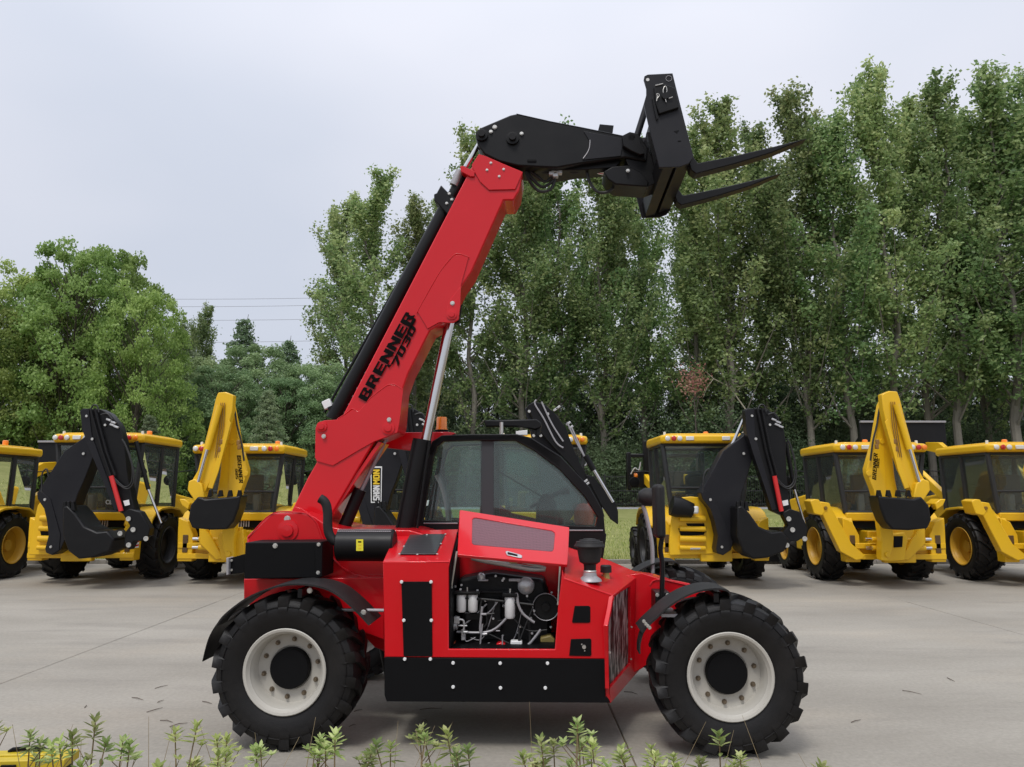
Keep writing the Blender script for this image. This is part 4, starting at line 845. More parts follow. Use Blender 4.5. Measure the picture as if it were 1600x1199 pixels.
    m = MB(); m.lathe([(math.cos(a)*.012, .17+math.sin(a)*.012) for a in [k*math.pi/3 for k in range(6)]], 24, ax='z', closed=True); m.cyl((0,0,-.2),(0,0,0),.02,n=8); m.box((0,0,0),(.32,.02,.012)); w_ = m.build('steering_wheel', INT, cb, loc=(0,.66,1.86)); w_.rotation_euler = (R(25),0,0)
    m = MB(); m.bb(0.2,0.34,-0.5,-0.35,1.3,1.72); m.bb(-0.34,-0.2,-0.5,-0.35,1.3,1.72); m.build('control_console', GREY, cb, bevel=0.03)
    # roof: rounded slab
    rp = [(-0.92,-0.86),(-0.80,-0.97),(-0.4,-1.0),(0.4,-1.0),(0.80,-0.97),(0.92,-0.86),(0.93,0.6),(0.86,1.10),(0.66,1.24),(-0.66,1.24),(-0.86,1.10),(-0.93,0.6)]
    rf_ = MB().prism([(x,y,roofz-0.20) for x,y in rp], (0,0,0.17)).build('roof', YEL, root, bevel=0.05, seg=3)
    MB().prism([(x*0.86,y*0.86,roofz-0.03) for x,y in rp], (0,0,0.03)).build('roof_cap', YEL, root, bevel=0.02)
    for s in (-1, 1):
        for k, (dx, mt) in enumerate(((0.80,ORG if s>0 else WLENS),(0.68,REDL),(0.56,WLENS))):
            MB().lathe([(0,.05),(-.02,.05),(-.03,.035),(-.032,0)], 14).build('lamp', mt, rf_, loc=(s*dx,-1.0+0.012*(k==0),roofz-0.11))
        MB().bb(s*0.36-0.08, s*0.36+0.08, -1.03, -1.0, roofz-0.15, roofz-0.07).build('work_light', WLENS, rf_, bevel=0.01)
        MB().lathe([(0,.03),(.07,.026),(.075,0)], 10, ax='z').build('roof_bolt', WLENS, rf_, loc=(s*0.8,-0.7,roofz-0.03))
    MB().lathe([(0,.055),(.02,.06),(.13,.055),(.14,.04),(.14,0)], 18, ax='z').build('beacon', ORG, rf_, loc=(0.35,0.55,roofz-0.0))
    # side mirrors on arms
    for s in (-1, 1):
        m = MB(); m.tube([(s*0.82,1.0,2.2),(s*1.10,1.25,2.25),(s*1.12,1.25,1.95)], 0.012, 6); m.build('mirror_arm', BLK, root)
        MB().lathe([(-.03,0),(-.02,.11),(.0,.12),(.02,.0)], 18).build('mirror', SATIN, root, loc=(s*1.12,1.25,1.98))
def rear_frame(root, w=1.02, y=-1.22):
    m = MB(); m.bb(-w, w, y, y+0.16, 0.50, 0.60); m.bb(-w, w, y, y+0.16, 0.70, 0.80); m.build('slide_rail', YEL, root, bevel=0.01)
    MB().bb(-w, w, y+0.12, y+0.18, 0.60, 0.70).build('slide_rail_back', YEL, root)
    for s in (-1, 1):
        MB().prism([(s*(w-0.28),y+0.02,0.45),(s*w,y+0.02,0.45),(s*(w+0.02),y+0.02,1.0),(s*(w+0.02),y+0.02,1.28),(s*(w-0.16),y+0.02,1.20),(s*(w-0.28),y+0.02,0.95)], (0,0.24,0)).build('leg_housing', YEL, root, bevel=0.015)
        MB().bb(s*(w-0.14)-0.05, s*(w-0.14)+0.05, y, y+0.018, 0.62, 0.95).build('housing_slot', pmat('brown_dark', (0.09,0.05,0.015), 0.6), root, bevel=0.01) if 'brown_dark' not in bpy.data.materials else MB().bb(s*(w-0.14)-0.05, s*(w-0.14)+0.05, y, y+0.018, 0.62, 0.95).build('housing_slot', bpy.data.materials['brown_dark'], root, bevel=0.01)
    m = MB(); m.bb(-0.30,0.30,y-0.14,y,0.45,1.10); m.build('carriage', YEL, root, bevel=0.02)
    m = MB(); [m.cyl((-0.5,y-0.1,z),(0.5,y-0.1,z),0.05,n=12) for z in (0.72,0.88)]; m.build('swing_cylinder', YEL, root)
    m = MB(); [m.cyl((s*0.5,y-0.1,z),(s*0.62,y-0.1,z),0.03,n=12) for z in (0.72,0.88) for s in (-1,1)]; m.build('swing_rod', CHR, root)
def front_loader(root, raised):
    if raised:
        dz = raised if raised is not True else 0
        for s in (-1, 1): MB().prism([(s*0.62-0.06,0.9,1.55),(s*0.62-0.06,1.15,1.5),(s*0.62-0.06,3.7,2.75+dz),(s*0.62-0.06,4.3,2.85+dz),(s*0.62-0.06,4.3,3.05+dz),(s*0.62-0.06,3.5,3.0+dz)], (0.12,0,0)).build('loader_arm', YEL, root, bevel=0.015)
        prof = [(y+1.0, z+(raised if raised is not True else 0)) for y, z in [(3.10,2.90),(3.9,2.85),(4.0,2.9),(3.6,3.0),(3.25,3.2),(3.2,3.55),(3.12,3.57)]]; dz = raised if raised is not True else 0
        MB().prism([(-1.12,y,z) for y,z in prof], (2.24,0,0)).build('loader_bucket', BLK, root, bevel=0.01)
        MB().bb(-1.12,1.12,4.06,4.14,3.55+dz,3.60+dz).build('bucket_lip', GREY, root, bevel=0.005)
    else:
        for s in (-1, 1): MB().prism([(s*0.66-0.06,0.9,1.55),(s*0.66-0.06,1.2,1.62),(s*0.66-0.06,2.6,1.1),(s*0.66-0.06,3.3,0.5),(s*0.66-0.06,3.3,0.3),(s*0.66-0.06,2.4,0.85)], (0.12,0,0)).build('loader_arm', YEL, root, bevel=0.015)
        prof = [(3.2,0.06),(4.1,0.04),(4.15,0.08),(3.6,0.2),(3.4,0.5),(3.45,0.85),(3.2,0.9)]
        MB().prism([(-1.12,y,z) for y,z in prof], (2.24,0,0)).build('loader_bucket', BLK, root, bevel=0.01)
PF = Frame(7.27, 16.05); PE = Frame(3.9, 16.3)
def boom_yellow(root, mirror=False, text=True, dx=0.0):
    sx = -1 if mirror else 1
    def Q(pts, d):
        o = []
        for x, y in pts: p = PF(x, y, d); o.append(Vector((p.x*sx + (dx if d < -1.6 else 0), p.y, p.z)))
        return o
    def pr(name, pts, d0, d1, mat=YEL, bev=0.015, par=root): return MB().prism(Q(pts, d0), (0, d1-d0, 0)).build(name, mat, par, bevel=bev)
    # stabiliser legs folded up against the body
    for leg in ([(1275,786),(1283,784),(1296,786),(1300,795),(1331,850),(1352,868),(1348,874),(1338,876),(1313,862),(1286,806)], [(1466,790),(1458,787),(1448,800),(1446,812),(1446,850),(1420,876),(1408,874),(1424,845),(1442,820),(1445,800)]):
        pr('stabiliser_leg', leg, -1.42, -1.24)
    pr('stabiliser_pad', [(1266,783),(1273,780),(1280,781),(1289,800),(1285,806),(1272,803)], -1.55, -1.2); pr('stabiliser_pad', [(1478,780),(1470,780),(1461,787),(1464,797),(1474,790)], -1.55, -1.2)
    for x, y in ((1290,794),(1458,792)): MB().lathe([(0,.035),(-.02,.03),(-.02,0)], 12).build('stabiliser_pin', pmat('p_dark', (0.2,0.11,0.01), 0.5) if 'p_dark' not in bpy.data.materials else bpy.data.materials['p_dark'], root, loc=Q([(x,y)], -1.43)[0])
    pr('kingpost', [(1378,828),(1392,835),(1414,832),(1418,842),(1414,876),(1384,878),(1376,872)], -1.56, -1.36)
    pr('kingpost_recess', [(1397,838),(1411,838),(1410,855),(1397,856)], -1.58, -1.55, SATIN, 0.004)
    bm = pr('boom', [(1376,632),(1381,622),(1390,622),(1391,680),(1398,745),(1403,770),(1398,800),(1395,822),(1397,842),(1394,862),(1388,877),(1377,876),(1378,848),(1374,818),(1370,788),(1364,765),(1355,742),(1354,733),(1360,712),(1366,690),(1370,665)], -1.72, -1.54)
    pr('boom_side_plate', [(1376,634),(1380,634),(1381,690),(1384,745),(1386,800),(1380,815),(1371,787),(1365,765),(1356,742),(1355.5,733),(1361,712),(1367,690),(1371,665)], -1.735, -1.72, YEL, 0.004)
    pr('dipper', [(1378,616),(1390,611),(1402,612),(1406,622),(1413,650),(1424,690),(1436,735),(1445,750),(1440,778),(1428,776),(1420,760),(1408,735),(1396,700),(1386,665),(1380,640)], -2.05, -1.88)
    pr('dipper_rib', [(1383,660),(1387,655),(1412,735),(1421,762),(1414,764),(1404,737)], -2.08, -2.05, YEL, 0.004)
    pr('bucket_link', [(1428,776),(1426,802),(1436,804),(1445,780),(1454,766),(1452,752),(1442,748),(1432,756)], -2.15, -1.90, YEL, 0.02)
    a, b, c = Q([(1400,632)], -2.12)[0], Q([(1421,702)], -2.12)[0], Q([(1437,756)], -2.12)[0]
    MB().cyl(a, b, 0.055, n=16).build('bucket_cylinder', YEL, root); MB().cyl(b, c, 0.03, n=12).build('bucket_rod', CHR, root)
    bk = [(1372,774),(1380,776),(1428,780),(1440,776),(1452,790),(1456,812),(1450,826),(1420,829),(1395,828),(1384,815),(1376,795)]
    pr('bucket', bk, -2.35, -1.95, BLK, 0.03)
    for x in (1375,1390,1405,1421): pr('bucket_tooth', [(x-4,776),(x-2.5,766),(x+1,766),(x+4,777)], -2.34, -2.26, BLK, 0.004)
    for off in (0, 3, 6): MB().tube(smooth_path(Q([(1392+off,628),(1394+off,660),(1399+off,690),(1403+off,715)], -2.075)), 0.008, 6).build('hydraulic_pipe', pmat('pipe_brown', (0.22,0.11,0.02), 0.4) if 'pipe_brown' not in bpy.data.materials else bpy.data.materials['pipe_brown'], root)
    MB().tube(smooth_path(Q([(1392,628),(1380,628),(1374,640),(1370,665),(1364,690),(1360,720)], -1.80)), 0.018, 8).build('hydraulic_hose', HOSE, root)
    MB().tube(smooth_path(Q([(1388,628),(1391,650),(1395,680),(1398,700)], -2.0)), 0.014, 8).build('hydraulic_hose', HOSE, root)
    m = MB(); [m.box(q, (0.06,0.05,0.09)) for q in Q([(1371,691),(1370,698),(1398,690),(1401,702)], -2.06)]; m.build('hose_clamp', bpy.data.materials['pipe_brown'], root, bevel=0.01)
    for x, y in ((1357,740),(1387,867),(1378,690)): MB().lathe([(0,.05),(-.02,.045),(-.02,0)], 14).build('boom_pin', YEL, root, loc=Q([(x,y)], -1.735)[0])
    if text:
        dd = -1.7375
        if not mirror:
            p, q = Q([(1369,750.5)], dd)[0], Q([(1371.5,709)], dd)[0]; v = q-p
            block_letters('BRENNER', p, v, (-v.z,0,v.x), v.length, 0.075, LET, root, shear=0.2)
            p, q = Q([(1373.5,732)], dd)[0], Q([(1374.5,717)], dd)[0]; v = q-p
            block_letters('985', p, v, (-v.z,0,v.x), v.length, 0.04, LET, root, shear=0.2)
        else:
            p, q = Q([(1366.5,711)], dd)[0], Q([(1363.5,755)], dd)[0]; p = Vector((-5.43,0,0))*0 + p; v = q-p
            p = p + Vector((-0.05,0,0)); 
            block_letters('BRENNER', p, v, (-v.z,0,v.x), v.length, 0.075, LET, root, shear=0.2)
            v2 = v.normalized(); p2 = p + v2*0.25 + Vector((-0.055,0,0)); block_letters('985', p2, v, (-v.z,0,v.x), 0.2, 0.045, LET, root, shear=0.2)
def boom_black(root, mat=GBLK, dx=0.0, lean=0.0):
    zap = PE(1180, 642, -1.9).z
    def Q(pts, d):
        f = lean*(0.6 if d < -2.08 else 1.0 if (d < -1.8 or d == -1.7) else 0.0)     # the dipper hangs further out on some machines
        o = []
        for x, y in pts: p = PE(x, y, d); o.append(p + Vector((dx + f*max(0, zap-p.z), 0, 0)))
        return o
    def pr(name, pts, d0, d1, m_=mat, bev=0.012): return MB().prism(Q(pts, d0), (0, d1-d0, 0)).build(name, m_, root, bevel=bev)
    pr('boom', [(1095,770),(1130,705),(1160,682),(1167.5,674),(1174,675),(1177,712),(1166,752),(1159,772),(1154,797),(1150,835),(1142,860),(1130,868),(1121,865),(1119,858),(1122,838),(1117,815),(1110,795),(1098,780)], -1.75, -1.42)
    pr('boom_edge_plate', [(1096,770),(1100,766),(1118,780),(1128,805),(1140,835),(1141,860),(1130,867),(1121,864),(1119,858),(1122,838),(1117,815),(1110,795),(1098,780)], -1.765, -1.75, mat, 0.004)
    pr('dipper', [(1164,641),(1168,638),(1196,639),(1210,646),(1224,666),(1228,690),(1229,740),(1234,782),(1238,800),(1224,806),(1206,798),(1196,765),(1178,712),(1166,672)], -1.98, -1.77, BLK)
    pr('dipper_side_plate', [(1165,641),(1178,638),(1180,680),(1197,740),(1214,796),(1206,798),(1196,765),(1178,712),(1166,672)], -2.0, -1.98, mat, 0.004)
    pr('bucket_link', [(1222,802),(1234,795),(1250,800),(1263,826),(1260,838),(1246,846),(1236,846),(1228,860),(1220,852),(1224,832),(1232,822)], -2.05, -1.85, BLK, 0.015)
    pr('bucket', [(1152,792),(1160,790),(1172,803),(1186,823),(1206,832),(1222,830),(1233,843),(1226,862),(1200,872),(1177,874),(1161,862),(1152,838)], -2.20, -1.55, BLK, 0.03)
    for x in (1154, 1160, 1167): pr('bucket_tooth', [(x-3,796),(x-2,784),(x+1.5,784),(x+4,799)], -2.19, -2.1, BLK, 0.004)
    a, b, c = Q([(1166,646)], -1.6)[0], Q([(1142,700)], -1.6)[0], Q([(1101,770)], -1.6)[0]
    MB().cyl(a, b, 0.032, n=12).build('dipper_rod', CHR, root); MB().cyl(b, c, 0.06, n=14).build('dipper_cylinder', BLK, root)
    a, b = Q([(1210,744)], -2.06)[0], Q([(1221,799)], -2.06)[0]; MB().cyl(a, b, 0.042, n=14).build('bucket_cylinder', pmat('red_sleeve', (0.55,0.02,0.02), 0.4) if 'red_sleeve' not in bpy.data.materials else bpy.data.materials['red_sleeve'], root)
    for off in (0, 7): MB().tube(Q([(1183+off,638),(1197+off*0.9,705),(1207+off,743)], -2.03), 0.022, 8).build('hydraulic_pipe', BLK, root)
    a, b, c = Q([(1228,690)], -1.7)[0], Q([(1241,765)], -1.7)[0], Q([(1257,818)], -1.7)[0]; MB().cyl(a, b, 0.04, n=12).build('link_cylinder', BLK, root); MB().cyl(b, c, 0.026, n=12).build('link_rod', CHR, root)
    for pts in ([(1212,745),(1218,756),(1232,764),(1242,755),(1244,735),(1236,700),(1230,686)], [(1214,748),(1228,761),(1240,752),(1242,720),(1233,690)], [(1184,640),(1188,633),(1194,634),(1197,644)], [(1200,648),(1210,646),(1217,655)], [(1098,770),(1100,742),(1108,733),(1110,745)]):
        MB().tube(smooth_path(Q(pts, -2.04)), 0.014, 8).build('hydraulic_hose', HOSE, root)
    m = MB(); [m.box(q, (0.09,0.05,0.035), Matrix.Rotation(R(20),3,'Y')) for q in Q([(1214,664),(1220,667),(1209,656),(1216,660)], -2.0)]; m.build('hose_fitting', ALU, root, bevel=0.006)
    for x, y, r_ in ((1175,650,.022),(1203,664,.022),(1181,686,.024),(1162,709,.024),(1110,781,.024),(1128,855,.022)):
        MB().lathe([(0,r_*1.2),(-.012,r_),(-.012,0)], 12).build('pin_end', STEEL, root, loc=Q([(x,y)], -2.005 if y < 690 else -1.77)[0])
    for x, y in ((1232,811),(1238,828),(1259,842-0),(1229,852),(1217,834)): MB().lathe([(0,.045),(-.02,.045),(-.02,.024),(-.012,.022),(-.012,0)], 14).build('link_pin', STEEL, root, loc=Q([(min(x,1257),y)], -2.06)[0])
    pr('serial_plate', [(1222,783),(1231,781),(1232,789),(1224,791)], -2.012, -2.006, WHT, 0)
    # black lamp pod beside the carriage
def lettering_ce(root, x, z, y):
    lettering('CE EAC', (x,y,z), (1,0,0), (0,0,1), 0.34, 0.085, LETW, root, 'window_print')

yel_labels = {
 'A': 'yellow backhoe loader cut off by the left edge, raised black loader bucket behind',
 'C': 'yellow backhoe loader with all-yellow digging arm just left of the red telehandler',
 'F': 'yellow backhoe loader with upright yellow arm, right of the charcoal armed one near the mirror',
 'G': 'yellow backhoe loader cut off by the right edge, black bucket raised over its cab'}
blk_labels = {
 'B': 'yellow backhoe loader with black digging arm swung right, far left beside the yellow arm',
 'D': 'yellow backhoe loader with dark arm bearing a white framed plate, behind the red boom',
 'H': 'yellow backhoe loader with folded black arm showing behind the telehandler cab windscreen',
 'E': 'yellow backhoe loader with charcoal arm and bucket, behind the telehandler front wheel'}
GRP = 'backhoe loaders parked along the kerb'
def backhoe(key, X, Y, kind, roofz, W2, rim, raised):
    r = empty('backhoe_loader', (X, Y, 0)); tag(r, (yel_labels if kind == 'y' else blk_labels)[key], 'backhoe loader', GRP)
    backhoe_body(r, roofz, W2, rim); rear_frame(r, W2-0.15)
    if key != 'E': front_loader(r, raised)
    return r
bA = backhoe('A', -11.45, 16.3, 'y', 2.74, 1.10, RIMY, -0.5)
bC = backhoe('C', -5.45, 16.2, 'y', 2.72, 1.10, RIMY, False); boom_yellow(bC, mirror=True, dx=-0.20)
bF = backhoe('F', 7.27, 16.05, 'y', 2.74, 1.10, RIMY, False); boom_yellow(bF)
bG = backhoe('G', 10.25, 16.0, 'y', 2.74, 1.10, RIMY, True); boom_yellow(bG)
bA2 = boom_yellow(bA, text=False)
bB = backhoe('B', -8.33, 16.35, 'b', 2.95, 1.18, RIMB, False); boom_black(bB, dx=-0.25, lean=0.20)
bD = backhoe('D', -2.68, 16.3, 'b', 2.80, 1.18, RIMB, False); boom_black(bD)
bH = backhoe('H', 0.62, 16.5, 'b', 2.92, 1.18, RIMB, False)
bE = backhoe('E', 3.9, 16.3, 'b', 2.93, 1.20, RIMB, False); boom_black(bE)
# hazard stripes on B
hz = MB(); 
p0 = Vector((1.06, -1.225, 0.70))
MB().bb(1.03,1.12,-1.226,-1.221,0.70,1.05).build('hazard_plate', LETW, bB)
m = MB()
for k in range(5): m.prism([(1.03,-1.228,0.71+k*0.07),(1.12,-1.228,0.735+k*0.07),(1.12,-1.228,0.765+k*0.07),(1.03,-1.228,0.74+k*0.07)], (0,0.001,0))
m.build('hazard_stripes', REDL, bB)
for r_ in (bB, bE): lettering_ce(r_, -0.60 if r_ is bE else 0.2, 1.52, -0.80)
# SHANMON plate on D
def QD(pts, d): 
    f = Frame(-2.68, 16.3); return [f(x, y, d) for x, y in pts]
sp = QD([(579,729),(597,729),(596,786),(579.5,786)], -1.769); MB().prism(sp, (0,0.003,0)).build('name_plate', LETW, bD)
MB().prism(QD([(580.5,731.5),(595.3,731.5),(594.5,784),(581,784)], -1.772), (0,0.002,0)).build('name_plate_face', LET, bD)
o1, o2, o3 = QD([(593.2,782),(593.2,757),(593.2,733)], -1.774)
hgt_ = (QD([(583,757)], -1.774)[0]-o2).length
block_letters('SHAN', o1, o2-o1, (-1,0,0), (o2-o1).length*0.94, hgt_, LETW, bD); block_letters('MON', o2, o3-o2, (-1,0,0), (o3-o2).length*0.97, hgt_, LETY, bD)
q_ = QD([(613.5,710),(623.5,704),(635.5,727.5),(627,735)], -1.2); MB().prism(q_, (0,0.004,0)).build('stage_sticker', LETW, bD)
q_ = QD([(615,711.5),(623,706.5),(628.5,718),(621,723)], -1.203); v = q_[3]-q_[0]; lettering('STAGE', q_[0]+(q_[1]-q_[0])*.15, v, q_[1]-q_[0], v.length, (q_[1]-q_[0]).length*0.7, GREY, bD, 'sticker_print', bold=0.02)
q_ = QD([(622,724.5),(629.5,719.5),(634,728),(627.5,733.5)], -1.203); MB().prism(q_, (0,0.002,0)).build('sticker_band', pmat('sticker_orange', (0.75,0.36,0.03), 0.5), bD)
# H: boom folded, leaning to the right behind the telehandler cab
FH = Frame(0.62, 16.5)
def hp(name, pts, d0, d1, mat=BLK, bev=0.012): return MB().prism([FH(x,y,d0) for x,y in pts], (0,d1-d0,0)).build(name, mat, bH, bevel=bev)
hp('boom', [(820,640),(826,632),(840,645),(880,720),(905,760),(900,800),(870,840),(840,850),(850,800),(840,720)], -1.75, -1.45, GBLK)
hp('dipper', [(824,634),(834,628),(850,631),(868,647),(884,668),(892,690),(905,722),(920,748),(938,770),(948,790),(938,792),(918,762),(890,725),(862,696),(838,668)], -2.0, -1.76)
hp('dipper_tail', [(915,742),(928,745),(945,768),(962,785),(966,800),(966,820),(955,812),(940,790)], -2.05, -1.9)
hp('bucket_link', [(905,745),(918,752),(940,790),(945,808),(932,806),(915,775)], -1.95, -1.8)
for pts in ([(838,625),(836,632),(850,655),(868,690),(880,700)],[(846,628),(862,662),(880,690)],[(886,660),(900,690),(916,720),(914,728)],[(893,668),(905,695),(917,722)]): MB().tube(smooth_path([FH(x,y,-2.04) for x,y in pts]), 0.016, 8).build('hydraulic_pipe', GREY, bH)
MB().cyl(FH(925,730,-2.05), FH(958,785,-2.05), 0.032, n=12).build('dipper_rod', CHR, bH); MB().cyl(FH(915,712,-2.05), FH(928,735,-2.05), 0.055, n=12).build('dipper_cylinder', BLK, bH)
for x, y in ((827,643),(856,647),(840,672),(834,681),(845,681)): MB().lathe([(0,.03),(-.012,.026),(-.012,0)], 12).build('pin_end', STEEL, bH, loc=FH(x,y,-2.005))
m = MB(); [m.box(FH(x,y,-2.0), (0.10,0.05,0.04), Matrix.Rotation(R(-35),3,'Y')) for x, y in ((868,640),(872,637),(888,662),(892,668),(915,752),(918,756))]; m.build('hose_fitting', ALU, bH, bevel=0.006)
# E: raised coupler frame at the front, and the black tank on its left rear
m = MB(); m.bb(-0.98,0.98,3.3,3.5,1.86,2.28); m.bb(-0.98,-0.88,3.25,3.55,1.80,2.75); m.bb(-0.98,0.98,3.35,3.45,2.62,2.72); m.bb(-0.55,-0.40,3.3,3.5,2.2,3.05); m.bb(0.88,0.98,3.25,3.55,1.80,2.75); m.build('raised_coupler', BLK, bE, bevel=0.02)
m = MB(); m.tube(smooth_path([(-0.9,3.22,2.2),(-0.8,3.2,2.35),(-0.7,3.2,2.3),(-0.65,3.2,2.5)]), .018, 8); m.build('coupler_hose', ALU, bE)
for s in (-1,1): MB().prism([(s*0.5-0.06,1.0,1.6),(s*0.5-0.06,1.3,1.55),(s*0.5-0.06,3.3,1.95),(s*0.5-0.06,3.3,2.2)], (0.12,0,0)).build('coupler_arm', YEL, bE, bevel=0.015)
MB().lathe([(0,0),(0,.06),(.03,.07),(.07,.05),(.08,0)], 16, ax='x').build('indicator', ORG, bE, loc=(-1.12,1.3,2.12))
a, b = PE(1049,790,-1.5), PE(1082,798,-1.5); MB().tube([a, a.lerp(b,.3), b], [0.19,0.20,0.14], 20).build('hydraulic_tank', BLK, bE)
MB().box(PE(1085,797,-1.6), (0.16,0.06,0.14)).build('rear_lamp', WLENS, bE, bevel=0.03)
def yp(root, fr, name, pts, d0, d1, mat=YEL): return MB().prism([fr(x,y,d0) for x,y in pts], (0,d1-d0,0)).build(name, mat, root, bevel=0.015)
for (root, off) in ((bE, 0), (bB, -1016), (bD, -541)):
    def QE(x, y, d): return PE(x, y, d)
    yp(root, QE, 'slew_plate', [(1046,845),(1049,815),(1052,790),(1060,778),(1080,776),(1098,778),(1112,792),(1121,815),(1122,838),(1118,866),(1046,868)], -1.38, -1.30)
    m = MB(); [m.cyl(QE(1062,y,-1.42), QE(1102,y+1,-1.42), r_, n=12) for y, r_ in ((810,.06),(826,.05),(842,.06),(856,.045))]; m.build('slew_cylinder', YEL, root, bevel=0)
    m = MB(); [m.cyl(QE(1078,y,-1.43), QE(1094,y,-1.43), .035, n=12) for y in (842,857)]; m.build('slew_rod', CHR, root)
    m = MB(); m.prism([QE(x,y,-1.395) for x,y in ((1060,826),(1104,824),(1100,836),(1064,838))], (0,0.012,0)); m.prism([QE(x,y,-1.395) for x,y in ((1072,818),(1100,818),(1104,832),(1080,832))], (0,0.013,0)); m.build('slew_recess', SATIN, root)

# ------------------------------------------------------------------ fence, wires
fz = z46+0.05
fe = empty('iron_fence', (0, 50.2, fz)); tag(fe, 'black iron railing fence along the footpath below the trees', 'fence')
for z in (0.15, 1.0, 1.9): MB().bb(-45,45,-0.02,0.02,z,z+0.045).build('rail', FENCEM, fe)
mpst = MB().bb(-0.04,0.04,-0.04,0.04,0,2.1).build('post', FENCEM, fe, loc=(-45,0,0)).data
for k in range(1, 31): link('post', mpst, fe, loc=(-45+3*k,0,0))
m = MB()
for k in range(640): x = -45+0.14*k; m.bb(x-0.011,x+0.011,-0.011,0.011,0.05,2.05)
o = m.build('fence_bars', FENCEM, fe, fix=False); o['kind'] = 'stuff'
for k, (a, b, lab) in enumerate((((120,466),(760,457),'topmost'),((120,478),(760,468),'second highest'),((120,499),(760,490),'third highest'),((120,534),(760,523),'lowest'))):
    p, q = at(*a, 75), at(*b, 75); pts = [p.lerp(q, i/12) + Vector((0,0,-0.35*(1-(2*i/12-1)**2))) for i in range(13)]
    tag(MB().tube(pts, 0.016, 5).build('overhead_wire', WIRE), lab + ' of the four overhead wires crossing the left sky', 'power line', 'overhead wires')

